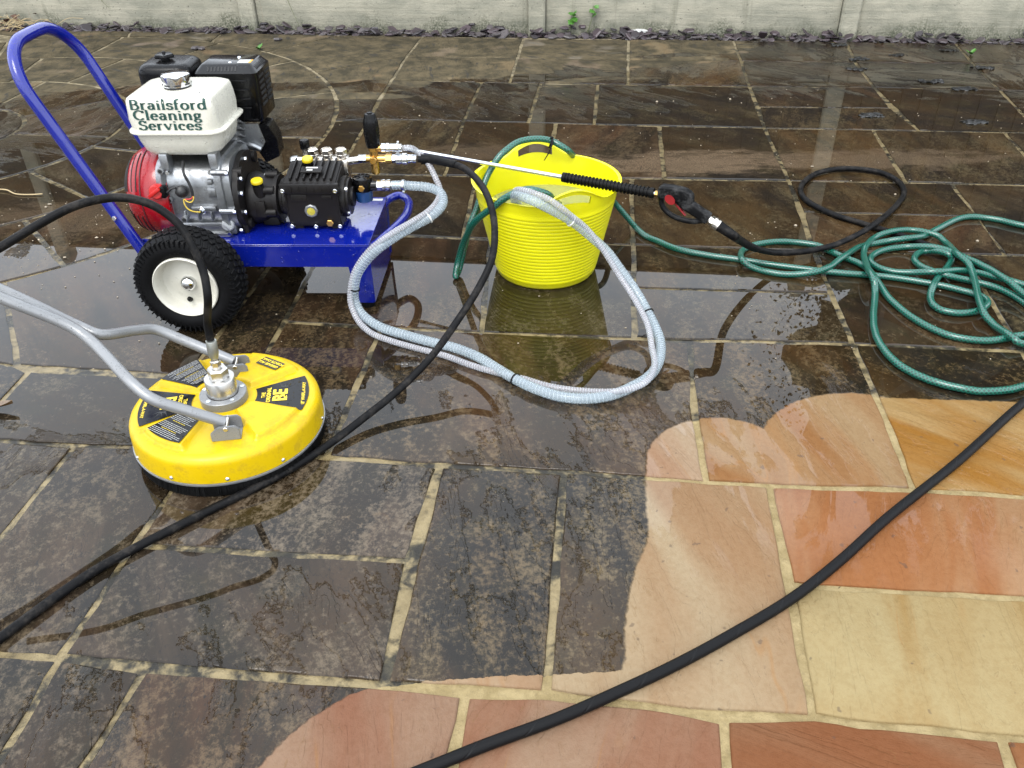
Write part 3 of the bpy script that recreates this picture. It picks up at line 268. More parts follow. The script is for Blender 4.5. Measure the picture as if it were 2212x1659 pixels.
def helix(bm, P, r, pitch, wr, seg=5, per=14):
    """wire coil wound along a path"""
    P = [Vector(p) for p in P]; F = frames(P); ls = [0]
    for a, b in zip(P, P[1:]): ls.append(ls[-1] + (b - a).length)
    n = int(ls[-1] / pitch * per); j = 0; Q = []
    for i in range(n):
        s = i / per * pitch
        while j < len(ls) - 2 and ls[j + 1] < s: j += 1
        t = (s - ls[j]) / max(ls[j + 1] - ls[j], 1e-6); p = P[j].lerp(P[j + 1], t)
        a = 2 * pi * i / per; nn = F[j][1].lerp(F[j + 1][1], t).normalized(); bb = F[j][2].lerp(F[j + 1][2], t).normalized()
        Q.append(p + (nn * cos(a) + bb * sin(a)) * r)
    tube(bm, Q, wr, seg)
def rrect(cx, cy, w, h, r, z, n=5):
    r = min(r, w / 2 - 1e-4, h / 2 - 1e-4); o = []
    for (sx, sy, a0) in ((1, 1, 0), (-1, 1, 90), (-1, -1, 180), (1, -1, 270)):
        for k in range(n + 1):
            a = RAD(a0 + 90 * k / n); o.append(Vector((cx + sx * (w / 2 - r) + r * cos(a), cy + sy * (h / 2 - r) + r * sin(a), z)))
    return o
def loft(bm, secs, cap=True):
    rings = [ring(bm, s) for s in secs]; quadstrip(bm, rings, True, cap, cap); return rings
def prism(bm, poly, d, bev=0.0):
    """extrude a planar outline by vector d"""
    a = ring(bm, poly); b = ring(bm, [Vector(p) + Vector(d) for p in poly])
    quadstrip(bm, [a, b], True, True, True)
    if bev: bmesh.ops.bevel(bm, geom=list({e for v in a + b for e in v.link_edges}), offset=bev, segments=2, affect='EDGES')
def obj(name, bm, mat, parent=None, smooth=40, kind=None):
    bmesh.ops.recalc_face_normals(bm, faces=bm.faces)
    me = bpy.data.meshes.new(name); bm.to_mesh(me); bm.free()
    o = bpy.data.objects.new(name, me); COL.objects.link(o)
    if mat: me.materials.append(mat)
    if smooth:
        for p in me.polygons: p.use_smooth = True
        me.set_sharp_from_angle(angle=RAD(smooth))
    if parent: o.parent = parent
    if kind: o['kind'] = kind
    return o
def NB(): return bmesh.new()
def tag(o, label, cat, group=None):
    o['label'] = label; o['category'] = cat
    if group: o['group'] = group
    return o
def thing(name, label, cat, loc=(0, 0, 0), rz=0.0, group=None):
    o = bpy.data.objects.new(name, None); COL.objects.link(o)
    o.location = loc; o.rotation_euler = (0, 0, rz); o.empty_display_size = .1
    return tag(o, label, cat, group)
def mk(name, mat, parent, fn, smooth=40, kind=None):
    bm = NB(); fn(bm); return obj(name, bm, mat, parent, smooth, kind)
def text_bm(txt, size, bold=0.0, align='CENTER'):
    cu = bpy.data.curves.new('t', 'FONT'); cu.body = txt; cu.size = size; cu.align_x = align; cu.offset = bold; cu.resolution_u = 3; cu.fill_mode = 'FRONT'
    o = bpy.data.objects.new('t', cu); COL.objects.link(o)
    me = bpy.data.meshes.new_from_object(o.evaluated_get(bpy.context.evaluated_depsgraph_get()))
    bm = NB(); bm.from_mesh(me)
    bpy.data.objects.remove(o); bpy.data.curves.remove(cu); bpy.data.meshes.remove(me)
    return bm
# serif lettering drawn with a broad pen: thick upright strokes, thin cross strokes, small feet
def _arc(cx, cy, rx, ry, a0, a1, n=12): return [(cx + rx * cos(RAD(a0 + (a1 - a0) * i / n)), cy + ry * sin(RAD(a0 + (a1 - a0) * i / n))) for i in range(n + 1)]
def _st(x, y0, y1): return [(x, y0), (x, y1)]
GLY = {
 'B': (.52, [_st(.09, 0, .70), [(.02, .69), (.24, .69)] + _arc(.24, .53, .15, .16, 90, -90) + [(.09, .37)], [(.09, .37), (.26, .37)] + _arc(.26, .19, .18, .18, 90, -90) + [(.02, .012)]]),
 'C': (.60, [[(.53, .53), (.50, .64)] + _arc(.33, .35, .25, .34, 62, 300, 22) + [(.53, .12)], _st(.53, .52, .68)]),
 'S': (.46, [[(.37, .55)] + _arc(.22, .53, .14, .16, 25, 230, 14) + [(.24, .36)] + _arc(.22, .19, .17, .18, 60, -150, 16), _st(.375, .53, .69), _st(.05, .03, .18)]),
 'r': (.34, [_st(.09, 0, .46), [(.09, .34), (.15, .43), (.22, .46), (.29, .44)], [(.02, .455), (.09, .46)], [(.02, .01), (.18, .01)]]),
 'a': (.42, [[(.07, .37)] + _arc(.18, .33, .12, .13, 140, 0, 10) + [(.30, .06), (.37, .01)], _arc(.17, .14, .12, .13, 60, 330, 14) + [(.30, .14)], [(.30, .25), (.20, .26)]]),
 'i': (.22, [_st(.10, 0, .46), [(.03, .455), (.10, .46)], [(.02, .01), (.19, .01)], [(.10, .58), (.10, .67)]]),
 'l': (.22, [_st(.10, 0, .74), [(.03, .735), (.10, .74)], [(.02, .01), (.19, .01)]]),
 's': (.36, [[(.29, .36)] + _arc(.17, .35, .11, .11, 20, 230, 12) + [(.19, .24)] + _arc(.17, .125, .13, .12, 60, -150, 14), _st(.292, .35, .45), _st(.045, .02, .12)]),
 'f': (.30, [[(.10, 0), (.10, .56)] + _arc(.22, .58, .12, .15, 180, 60, 8), [(.02, .45), (.25, .45)], [(.02, .01), (.19, .01)]]),
 'o': (.46, [_arc(.22, .23, .17, .225, 0, 360, 26)]),
 'd': (.48, [_st(.36, .04, .74), [(.29, .735), (.36, .74)], _arc(.21, .23, .16, .22, 40, 330, 20), [(.36, .012), (.45, .012)]]),
 'e': (.40, [[(.06, .25), (.33, .25)] + _arc(.20, .25, .14, .21, 0, 180, 14) + _arc(.20, .23, .15, .22, 180, 320, 10)]),
 'n': (.48, [_st(.09, 0, .46), [(.02, .455), (.09, .46)], [(.09, .34)] + _arc(.23, .32, .13, .14, 140, 0, 10) + [(.36, 0)], [(.02, .01), (.17, .01)], [(.29, .01), (.44, .01)]]),
 'g': (.44, [_arc(.19, .31, .12, .15, 0, 360, 20), [(.28, .42), (.40, .45)], [(.12, .18), (.08, .10), (.13, .06)] + _arc(.20, -.07, .15, .12, 70, -250, 20)]),
 'v': (.44, [[(.04, .46), (.21, .0)], [(.21, .0), (.36, .46)], [(0, .455), (.13, .455)], [(.30, .455), (.43, .455)]]),
 'c': (.38, [[(.31, .33)] + _arc(.20, .23, .15, .22, 50, 310, 18), [(.30, .31), (.30, .41)]]),
}
def serif_line(bm, txt, x0, y0, size, thin=.034, thick=.066):
    x = 0
    for ch in txt:
        adv, strokes = GLY[ch]
        for s in strokes:
            n = len(s); L, R = [], []
            for i, (px, py) in enumerate(s):
                ax, ay = s[max(i - 1, 0)]; bx_, by_ = s[min(i + 1, n - 1)]
                d = Vector((bx_ - ax, by_ - ay)); d = d.normalized() if d.length else Vector((1, 0))
                w = thin + (thick - thin) * abs(d.y) ** .9
                if ch == 'v' and d.x * d.y > 0: w = thin
                q = Vector((-d.y, d.x)) * w
                L.append(bm.verts.new((x0 + (x + px + q.x) * size, y0 + (py + q.y) * size, 0))); R.append(bm.verts.new((x0 + (x + px - q.x) * size, y0 + (py - q.y) * size, 0)))
            for i in range(n - 1): bm.faces.new((L[i], R[i], R[i + 1], L[i + 1]))
        x += adv + .035
    return x * size
# ------------------------------------------------------------------ the patio: stone material
CC, RINGS = Vector((-2.72, 4.15)), (.35, .85, 1.37, 1.875)
def clean_mask(t, p, jit=.006):
    """1 where the surface has been scrubbed: swept edge left by the round cleaner"""
    n = t.n('ShaderNodeTexNoise'); t.put(n.inputs['Vector'], p); n.inputs['Scale'].default_value = 60; n.inputs['Detail'].default_value = 3
    j = t.vmath('MULTIPLY', t.vmath('SUBTRACT', n.outputs['Color'], (.5, .5, .5)), (jit * 2, jit * 2, 0))
    q = t.sep(t.vmath('ADD', p, j)); x, y = q[0], q[1]
    ys = [b[1] for b in CLEANB]; xs = [b[0] for b in CLEANB]; y0, y1, x0, x1 = min(ys), max(ys), min(xs) - .05, max(xs) + .05
    fc = t.n('ShaderNodeFloatCurve'); c = fc.mapping.curves[0]
    pts = sorted(((b[1] - y0) / (y1 - y0), (b[0] - x0) / (x1 - x0)) for b in CLEANB)
    c.points[0].location = pts[0]; c.points[1].location = pts[-1]
    for a in pts[1:-1]: c.points.new(*a)
    for a in c.points: a.handle_type = 'AUTO_CLAMPED'
    fc.mapping.update()
    t.put(fc.inputs['Value'], t.math('DIVIDE', t.sub(y, y0), y1 - y0, clamp=True))
    xb = t.add(t.mul(fc.outputs[0], x1 - x0), x0)
    e = .004
    m = t.mul(t.step(t.sub(x, xb), -e, e), t.step(t.sub(y, y1), e, -e))
    for cx, cy, r in CLEANC:
        d = t.vmath('DISTANCE', t.comb(x, y, 0), (cx, cy, 0)); m = t.mx(m, t.step(d, r + e, r - e))
    (ax, ay), (bx_, by_) = CLEANT
    k = (by_ - ay) / (bx_ - ax); top = t.add(t.mul(t.sub(x, ax), k), ay)
    m = t.mx(m, t.mul(t.mul(t.step(t.sub(y, top), e, -e), t.math('GREATER_THAN', x, CLEANC[1][0])), t.math('GREATER_THAN', y, 1.2)))
    # everything nearer than the traced edge on the right is clean too
    m = t.mx(m, t.mul(t.math('LESS_THAN', y, y1), t.math('GREATER_THAN', x, x1)))
    # between the two scallops
    m = t.mx(m, t.mul(t.mul(t.math('GREATER_THAN', x, CLEANC[0][0]), t.math('LESS_THAN', y, CLEANC[0][1])), t.math('GREATER_THAN', y, y1 - .02)))
    return m
def wet_fields(t, p):
    """how wet the ground is (0 dry .. 1) and where a smooth film of water stands"""
    q = t.sep(p); x, y = q[0], q[1]
    lf = t.noise(t.vmath('MULTIPLY', p, (.55, 1.5, 1)), 1.7, 5, .55, .6)
    mf = t.noise(t.vmath('MULTIPLY', p, (.6, 1.3, 1)), 6, 5, .6, .8)
    edge = t.add(t.mul(t.sub(lf, .5), 1.9), t.mul(t.sub(mf, .5), .35))
    # the far strip by the fence and the round feature have begun to dry
    ylim = t.add(4.75, t.mul(t.mx(x, 0.0), .52))
    wet = t.step(t.add(t.sub(ylim, y), edge), -.02, .06)
    pud = t.sub(t.add(t.mul(t.sub(lf, .5), 1.8), t.mul(t.sub(mf, .5), .7)), -.10)
    for (cx, cy, rx, ry, w) in ((-1.45, 2.25, .85, .55, 1.5), (-.15, 2.35, 1.0, .42, 1.5), (-.75, 1.45, .5, .25, 1.2), (.75, 2.25, .5, .45, .8), (-.2, 3.3, 2.1, .9, 1.3), (1.7, 3.3, 1.6, 1.2, 1.3), (-.3, 1.85, .5, .25, .3), (1.5, 2.1, .7, .5, .5), (-.9, 1.1, .6, .5, .25)):
        d = t.vmath('LENGTH', t.vmath('MULTIPLY', t.vmath('SUBTRACT', t.comb(x, y, 0), (cx, cy, 0)), (1 / rx, 1 / ry, 0)))
        pud = t.add(pud, t.mul(t.step(d, 1.25, .4), w))
    return wet, pud
def stone_material():
    t = NT('riven_sandstone'); p = t.pos(); oi = t.oinfo()
    rnd = oi['Random']
    off = t.comb(t.mul(rnd, 61.0), t.mul(rnd, 37.0), t.mul(rnd, 13.0))
    vr = t.n('ShaderNodeVectorRotate', rotation_type='Z_AXIS'); t.put(vr.inputs['Vector'], p); t.put(vr.inputs['Angle'], t.add(t.mul(rnd, 1.6), .35))
    pr = t.vmath('ADD', vr.outputs[0], off)
    pa = t.vmath('MULTIPLY', pr, (1, 3.4, 1))
    riv = t.noise(pa, 3.2, 5, .56, .5)
    fine = t.noise(pr, 85, 4, .7)
    grit = t.noise(pr, 320, 1, .6)
    blot = t.noise(pr, 9, 5, .68, .3)
    tt = t.mul(riv, 9.0); fr = t.math('FRACT', tt); fl = t.math('FLOOR', tt)
    terr = t.add(fl, t.step(fr, 0, .1))
    brk = t.step(t.noise(pr, 5.5, 4), .52, .6)
    crack = t.mul(t.mul(t.step(fr, .0, .02), t.step(fr, .075, .03)), brk)
    cm = clean_mask(t, p)
    height = t.add(t.add(t.mul(terr, t.mixf(cm, .0011, .0005)), t.mul(riv, .010)), t.add(t.mul(fine, .0015), t.mul(grit, .0005)))
    # stone body
    base = oi['Color']
    hue = t.n('ShaderNodeHueSaturation'); t.put(hue.inputs['Color'], base)
    hue.inputs['Hue'].default_value = .489; hue.inputs['Saturation'].default_value = 1.08; hue.inputs['Value'].default_value = .88
    hue2 = t.n('ShaderNodeHueSaturation'); t.put(hue2.inputs['Color'], base)
    hue2.inputs['Hue'].default_value = .510; hue2.inputs['Saturation'].default_value = .85; hue2.inputs['Value'].default_value = 1.08
    band = t.noise(t.vmath('MULTIPLY', pr, (1, 4, 1)), 1.5, 3, .5, .7)
    clean = t.mix(t.step(band, .3, .72), hue.outputs[0], hue2.outputs[0])
    vein = t.mul(t.step(t.math('ABSOLUTE', t.sub(band, .52)), .014, .0), t.step(t.noise(pr, 3, 2), .45, .6))
    clean = t.mix(t.mul(vein, .35), clean, (.25, .12, .04))
    clean = t.mix(t.mul(t.step(fine, .38, .68), .22), clean, (.62, .48, .34), 'MULTIPLY')
    pits = t.mul(t.step(t.noise(pr, 38, 2, .5), .70, .75), .5)
    clean = t.mix(pits, clean, (.07, .05, .04))
    # grime: algae and soot over the unscrubbed stone, thin in flecks
    g1 = t.mix(t.step(t.noise(pr, 2.3, 3), .36, .64), (.0105, .0085, .0062), (.021, .0125, .0050))
    g1 = t.mix(t.step(blot, .45, .7), g1, (.017, .0135, .0065))
    dens = t.add(t.mul(t.sub(t.noise(pa, 3.4, 4, .6), .5), .55), t.mul(t.sub(blot, .5), .40))
    fleck = t.step(t.add(t.add(t.noise(pr, 68, 6, .78), dens), t.mul(t.sub(rnd, .5), .10)), .47, .72)
    g1 = t.mix(t.mul(t.step(t.noise(pa, 1.3, 4, .6, .8), .42, .66), t.add(.06, t.mul(rnd, .26))), g1, t.mix(1.0, clean, (.62, .50, .36), 'MULTIPLY'))
    near = t.step(t.sep(p)[1], 2.5, 1.7, .30, .62)
    g1 = t.mix(t.mul(t.mul(fleck, near), t.add(.72, t.mul(rnd, .4))), g1, t.mix(.3, (.122, .091, .046), clean))
    speck = t.step(t.noise(pr, 150, 2, .6), .60, .68)
    g1 = t.mix(t.mul(speck, .35), g1, (.007, .007, .007))
    sand = t.mul(t.step(t.voro(pr, 42).outputs['Distance'], .075, .04), t.step(t.noise(p, 3.2, 3), .5, .62))
    g1 = t.mix(t.mul(sand, .8), g1, (.17, .13, .085))
    for k_, (sx, sy) in enumerate(SAND):
        dd = t.vmath('LENGTH', t.vmath('MULTIPLY', t.vmath('SUBTRACT', p, (sx, sy, 0)), ((1 / .5, 1 / .8, 1 / .5, 1 / .5)[k_], (1 / .16, 1 / .13, 1 / .12, 1 / .16)[k_], 0)))
        sm_ = t.step(t.add(dd, t.mul(t.sub(t.noise(t.vmath('MULTIPLY', p, (1, 2.5, 1)), 7, 5, .65), .5), 2.2)), 1.1, .5)
        g1 = t.mix(t.mul(sm_, (.75, .5, .35, .35)[k_]), g1, t.mix(t.step(grit, .35, .65), (.075, .05, .03), (.15, .108, .068)))
    wet, pudv = wet_fields(t, p)
    # dried grime is paler and greyer
    dry = t.mix(t.step(blot, .32, .68), (.044, .038, .024), (.112, .089, .052))
    dry = t.mix(t.step(t.noise(pa, 7, 6, .65), .55, .68), dry, (.043, .040, .033))
    dry = t.mix(t.mul(t.step(t.noise(pr, 4.5, 4), .56, .68), .7), dry, t.mix(.4, clean, (.12, .09, .06)))
    dry = t.mix(t.mul(speck, .45), dry, (.042, .038, .03))
    grime = t.mix(wet, dry, g1)
    grime = t.mix(t.mul(crack, .8), grime, (.010, .009, .008))
    clean = t.mix(t.mul(crack, .35), clean, (.15, .085, .035))
    col = t.mix(cm, grime, clean)
    # standing film of water: fills the low parts of the riven face
    film = t.step(t.sub(pudv, t.add(t.mul(t.sub(riv, .5), 2.6), t.mul(t.sub(fine, .5), .6))), .12, .26)
    film_c = t.step(t.sub(t.noise(t.vmath('MULTIPLY', pr, (.8, 3.0, 1)), 3.4, 5, .6, .9), t.mul(t.sub(riv, .5), .6)), .455, .53)
    film = t.mul(t.mixf(cm, film, t.mul(film_c, t.step(t.sep(p)[1], 1.1, 1.45))), wet)
    wcoat = t.mul(wet, t.mixf(cm, 1.0, t.add(.10, t.mul(film, .85))))
    flat = t.sub(1.0, t.mul(film, .97))
    nb = t.bump(height, 1.0, 1.0)
    nbc = t.bump(t.mul(height, t.mul(flat, .62)), 1.0, 1.0)
    vm = t.n('ShaderNodeMix', data_type='VECTOR'); t.put(vm.inputs[0], t.step(film, .35, .9)); t.put(vm.inputs[4], nbc); t.put(vm.inputs[5], (0, 0, 1))   # standing water lies level
    cn_ = vm.outputs[1]
    crough = t.mixf(film, t.mixf(cm, .17, .25), .012)
    t.bsdf(Base_Color=col, Roughness=t.mixf(wet, .85, .6), Normal=nb, Specular_IOR_Level=t.mixf(wet, .10, 0.0),
           Coat_Weight=wcoat, Coat_Roughness=crough, Coat_IOR=1.34, Coat_Normal=cn_)
    return t.m
def mortar_material():
    t = NT('pointing_mortar'); p = t.pos()
    n = t.noise(p, 26, 6, .65, .4); f = t.noise(p, 120, 5, .65); lo = t.noise(p, 7, 5, .6)
    cm = clean_mask(t, p); wet, pudv = wet_fields(t, p)
    cream = t.mix(t.step(n, .35, .68), (.225, .170, .080), (.315, .245, .125))
    cream = t.mix(t.mul(t.step(f, .5, .72), .35), cream, (.14, .108, .06))
    grey = t.mix(t.step(n, .4, .6), (.016, .014, .010), (.050, .043, .026))
    keep = t.step(t.add(t.mul(n, .45), t.mul(lo, .85)), .58, .72)
    q = t.sep(p)
    wetmid = t.mul(wet, t.mul(t.step(q[1], 2.0, 2.6), .3))
    dirty = t.mix(t.mul(keep, t.sub(1.0, wetmid)), grey, t.mix(.25, cream, grey))
    dirty = t.mix(t.mul(t.sub(1.0, wet), .95), dirty, t.mix(t.add(.45, t.mul(keep, .5)), grey, (.26, .22, .145)))
    col = t.mix(cm, dirty, cream)
    chip = t.mul(t.step(t.noise(p, 16, 5, .6, 1.0), .69, .73), t.sub(1.0, t.mul(cm, .4)))
    col = t.mix(chip, col, (.025, .02, .014))
    h = t.sub(t.add(t.mul(f, .0030), t.mul(n, .006)), t.mul(chip, .004))
    fm = t.mul(t.step(pudv, .35, .6), wet)
    t.bsdf(Base_Color=col, Roughness=.8, Normal=t.bump(h, 1.0, 1.0), Specular_IOR_Level=.05,
           Coat_Weight=t.mul(wet, t.mixf(cm, .8, .2)), Coat_Roughness=t.mixf(fm, .3, .05), Coat_IOR=1.34, Coat_Normal=t.bump(t.mul(h, t.mixf(fm, .6, .15)), 1.0, 1.0))
    return t.m
M_STONE, M_MORTAR = stone_material(), mortar_material()
# stone colours as quarried: greys, buffs, pinks, ochres
PAL = [(0.198, 0.156, 0.102), (0.18, 0.162, 0.132), (0.216, 0.168, 0.09), (0.21, 0.126, 0.072), (0.204, 0.132, 0.06), (0.252, 0.162, 0.114), (0.198, 0.156, 0.132), (0.205, 0.118, 0.052), (0.228, 0.124, 0.04), (0.226, 0.15, 0.086), (0.222, 0.11, 0.05), (0.228, 0.162, 0.063), (0.2, 0.108, 0.066), (0.185, 0.09, 0.046)]
# ------------------------------------------------------------------ ground and patio
def plane(name, x0, y0, x1, y1, z, mat, n=1):
    bm = NB(); g = [[bm.verts.new((x0 + (x1 - x0) * i / n, y0 + (y1 - y0) * j / n, z)) for i in range(n + 1)] for j in range(n + 1)]
    for j in range(n):
        for i in range(n): bm.faces.new((g[j][i], g[j][i + 1], g[j + 1][i + 1], g[j + 1][i]))
    return obj(name, bm, mat, None, 0, 'structure')
M_SOIL = pm('soil', (.07, .055, .035), .9, grain=.004, gscale=60)
plane('ground', -90, -60, 90, 120, -.06, M_SOIL)
e0, e1_ = Vector(EDGE[0]), Vector(EDGE[1]); ed = (e1_ - e0).normalized(); en = Vector((-ed.y, ed.x))
w0 = Vector(WALL[0]); w1 = Vector(WALL[1])
bm = NB()
edge_l, edge_r = e0 - ed * 3.2, e1_ + ed * 3.2
vs = [bm.verts.new((x, y, -.0055)) for x, y in ((edge_l.x, -1.2), (edge_r.x, -1.2), tuple(edge_r), tuple(edge_l))]
bm.faces.new(vs); bmesh.ops.extrude_face_region(bm, geom=list(bm.faces))
for v in bm.verts:
    if v not in vs: v.co.z = -.05
patio = obj('patio', bm, M_MORTAR, None, 0, 'structure')

def inset(poly, d):
    n = len(poly); P = [Vector(p) for p in poly]
    A = sum(P[i].x * P[(i + 1) % n].y - P[(i + 1) % n].x * P[i].y for i in range(n)) / 2
    if A < 0: P.reverse()
    o = []
    for i in range(n):
        a, b, c = P[i - 1], P[i], P[(i + 1) % n]
        d1 = (b - a).normalized(); d2 = (c - b).normalized(); n1 = Vector((-d1.y, d1.x)); n2 = Vector((-d2.y, d2.x))
        k = n1 + n2; L = k.length_squared
        o.append(b + k * (2 * d / L if L > .35 else d))
    return o
def make_slab(poly, col, gap=.0075, seed=0, thick=.03):
    r = random.Random(seed)
    P = inset(poly, gap * r.uniform(.85, 1.2)); n = len(P)
    c = sum(P, Vector((0, 0))) / n
    edge = []
    for i in range(n):                      # hand-dressed, slightly wandering edges
        a, b = P[i], P[(i + 1) % n]; L = (b - a).length; m = max(1, int(L / .035)); nn = Vector((-(b - a).y, (b - a).x)).normalized()
        for j in range(m):
            q = a.lerp(b, j / m)
            w = mnoise.noise(Vector((q.x * 9, q.y * 9, seed))) * .0045 + mnoise.noise(Vector((q.x * 31, q.y * 31, seed + 5))) * .0030
            if j == 0: w += .0015
            edge.append(q + nn * (w + .001))
    tx, ty, tz = r.uniform(-.0022, .0022), r.uniform(-.0022, .0022), r.uniform(-.0012, .0012)
    def z(q): return tz + (q - c).x * tx + (q - c).y * ty
    bm = NB()
    def sh(q, d):
        v = (c - q); L = v.length; return q + v * (d / max(L, .02))
    bot = ring(bm, [(q.x - c.x, q.y - c.y, -thick) for q in edge])
    up = ring(bm, [(q.x - c.x, q.y - c.y, z(q) - .0035) for q in edge])
    s1 = [sh(q, .0022) for q in edge]; s2 = [sh(q, .006) for q in edge]
    t1 = ring(bm, [(q.x - c.x, q.y - c.y, z(q) - .0010) for q in s1])
    t2 = ring(bm, [(q.x - c.x, q.y - c.y, z(q)) for q in s2])
    quadstrip(bm, [bot, up, t1, t2], True, False, True)
    o = obj('slab', bm, M_STONE, patio, 50)
    o.location = (c.x, c.y, 0)
    k = r.uniform(.9, 1.08)
    o.color = (col[0] * k, col[1] * k * r.uniform(.97, 1.03), col[2] * k * r.uniform(.94, 1.06), 1)
    return o
polys = []
def inside(pt, poly):
    c = False; n = len(poly)
    for i in range(n):
        a, b = poly[i], poly[i - 1]
        if (a[1] > pt[1]) != (b[1] > pt[1]) and pt[0] < (b[0] - a[0]) * (pt[1] - a[1]) / (b[1] - a[1]) + a[0]: c = not c
    return c
for i, (poly, ci) in enumerate(SLABS):
    make_slab(poly, PAL[ci], seed=i + 1); polys.append(poly)
# round feature: centre stone and three rings of wedge slabs
def arcp(r, a0, a1, n): return [CC + Vector((cos(RAD(a0 + (a1 - a0) * k / n)), sin(RAD(a0 + (a1 - a0) * k / n)))) * r for k in range(n + 1)]
make_slab(arcp(RINGS[0], 0, 360, 28)[:-1], (.26, .25, .24), .007, 300)
for ri, (ns, off) in enumerate(((8, 81.5), (16, 72.5), (16, 84.0))):
    for k in range(ns):
        a0 = off + 360 / ns * k; a1 = a0 + 360 / ns; am = CC + Vector((cos(RAD((a0 + a1) / 2)), sin(RAD((a0 + a1) / 2)))) * RINGS[ri + 1]
        if am.x < -4.6: continue
        make_slab(arcp(RINGS[ri + 1], a0, a1, 6) + arcp(RINGS[ri], a1, a0, 6), PAL[rng.choice((0, 1, 2, 3, 4, 5, 6))], .0095, 310 + ri * 20 + k)
# courses carried on past the picture
ya = RAD(-6.7); ux, uy = Vector((cos(ya), sin(ya))), Vector((-sin(ya), cos(ya)))
org = Vector((-.6, 1.53)); cnt = 0
for j in range(-5, 17):
    for i in range(-9, 10):
        a = org + ux * (i * .606 + (.3 if j % 2 else 0)) + uy * (j * .303)
        q = [a, a + ux * .606, a + ux * .606 + uy * .303, a + uy * .303]
        mid = a + ux * .303 + uy * .15
        if mid.x < -4.2 or mid.x > 4.2 or mid.y < -.6: continue
        sp = [a + ux * (.606 * u) + uy * (.303 * v) for u in (0, .25, .5, .75, 1) for v in (0, .5, 1)]
        if any((s - CC).length < RINGS[3] for s in sp) or any((s - e0).dot(en) > 0 for s in sp): continue
        if any(inside(s, p) for p in polys for s in sp) or any(inside(v, q) for p in polys for v in p): continue
        cnt += 1; make_slab(q, PAL[rng.choice((0, 1, 2, 3, 4, 6)) if mid.x < .3 or mid.y > 2 else rng.choice((7, 8, 9, 10, 11, 12))], seed=500 + cnt)
# ------------------------------------------------------------------ slate strip under the fence
M_SLATE = []
for k, c in enumerate(((.042, .030, .035), (.060, .043, .050), (.030, .024, .028), (.075, .064, .066))):
    M_SLATE.append(pm('slate_%s' % 'abcd'[k], c, .5, var=.25, grain=.002, gscale=90))
bm = NB()
a, b = e0 - ed * 3.2 + en * .005, e1_ + ed * 3.2 + en * .005
q = [a, b, b + en * .35, a + en * .35]
bm.faces.new([bm.verts.new((p.x, p.y, -.02)) for p in q])
slate = obj('slate_bed', bm, M_SOIL, None, 0, 'structure')
def chip_mesh(seed):
    r = random.Random(seed); bm = NB(); n = r.randint(5, 7); rad = 1.0
    pts = [Vector((cos(2 * pi * k / n + r.uniform(-.3, .3)) * r.uniform(.65, 1.1), sin(2 * pi * k / n + r.uniform(-.3, .3)) * r.uniform(.5, .85), 0)) for k in range(n)]
    th = r.uniform(.16, .3)
    a = ring(bm, [p * .9 for p in pts]); b_ = ring(bm, [p + Vector((0, 0, th * .5)) for p in pts]); c_ = ring(bm, [p * .82 + Vector((r.uniform(-.05, .05), 0, th)) for p in pts])
    quadstrip(bm, [a, b_, c_], True, True, True)
    bmesh.ops.recalc_face_normals(bm, faces=bm.faces)
    return bm
chips = []
for s in range(12):
    bm = chip_mesh(s); me = bpy.data.meshes.new('slate_chip'); bm.to_mesh(me); bm.free(); me.materials.append(M_SLATE[s % 4]); chips.append(me)
L = (e1_ - e0).length
def chip_at(u, v, z, s):
    o = bpy.data.objects.new('slate_chip', rng.choice(chips)); COL.objects.link(o)
    p = e0 + ed * u + en * v
    o.location = (p.x, p.y, z); o.scale = (s, s, s * rng.uniform(.7, 1.2))
    o.rotation_euler = (rng.gauss(0, .28), rng.gauss(0, .28), rng.uniform(0, 6.28)); return o
wallv = (w0 - e0).dot(en)
for k in range(290):
    v = rng.uniform(-.01, wallv - .03); u = rng.uniform(-.25, L + .25)
    o = chip_at(u, v, -.004 + rng.random() ** 1.6 * .035 * (.5 + v / wallv), rng.uniform(.026, .052)); o.parent = slate
bmx = NB()
for k in range(1500):                      # the rest of the bed, underneath and out to the sides
    src = chips[k % 12]; n0 = len(bmx.verts); bmx.from_mesh(src); bmx.verts.ensure_lookup_table()
    p = e0 + ed * rng.uniform(-3.2, L + 3.2) + en * rng.uniform(.0, wallv + .02); s = rng.uniform(.018, .034)
    m = Matrix.Translation((p.x, p.y, rng.uniform(-.018, .004))) @ Matrix.Rotation(rng.uniform(0, 6.28), 4, 'Z') @ Matrix.Rotation(rng.gauss(0, .3), 4, 'X') @ Matrix.Scale(s, 4)
    for v in bmx.verts[n0:]: v.co = m @ v.co
sm = obj('small_slate_chips', bmx, M_SLATE[0], slate, 0, 'stuff')
for m_ in M_SLATE[1:]: sm.data.materials.append(m_)
for i, f in enumerate(sm.data.polygons): f.material_index = (i // 14) % 4
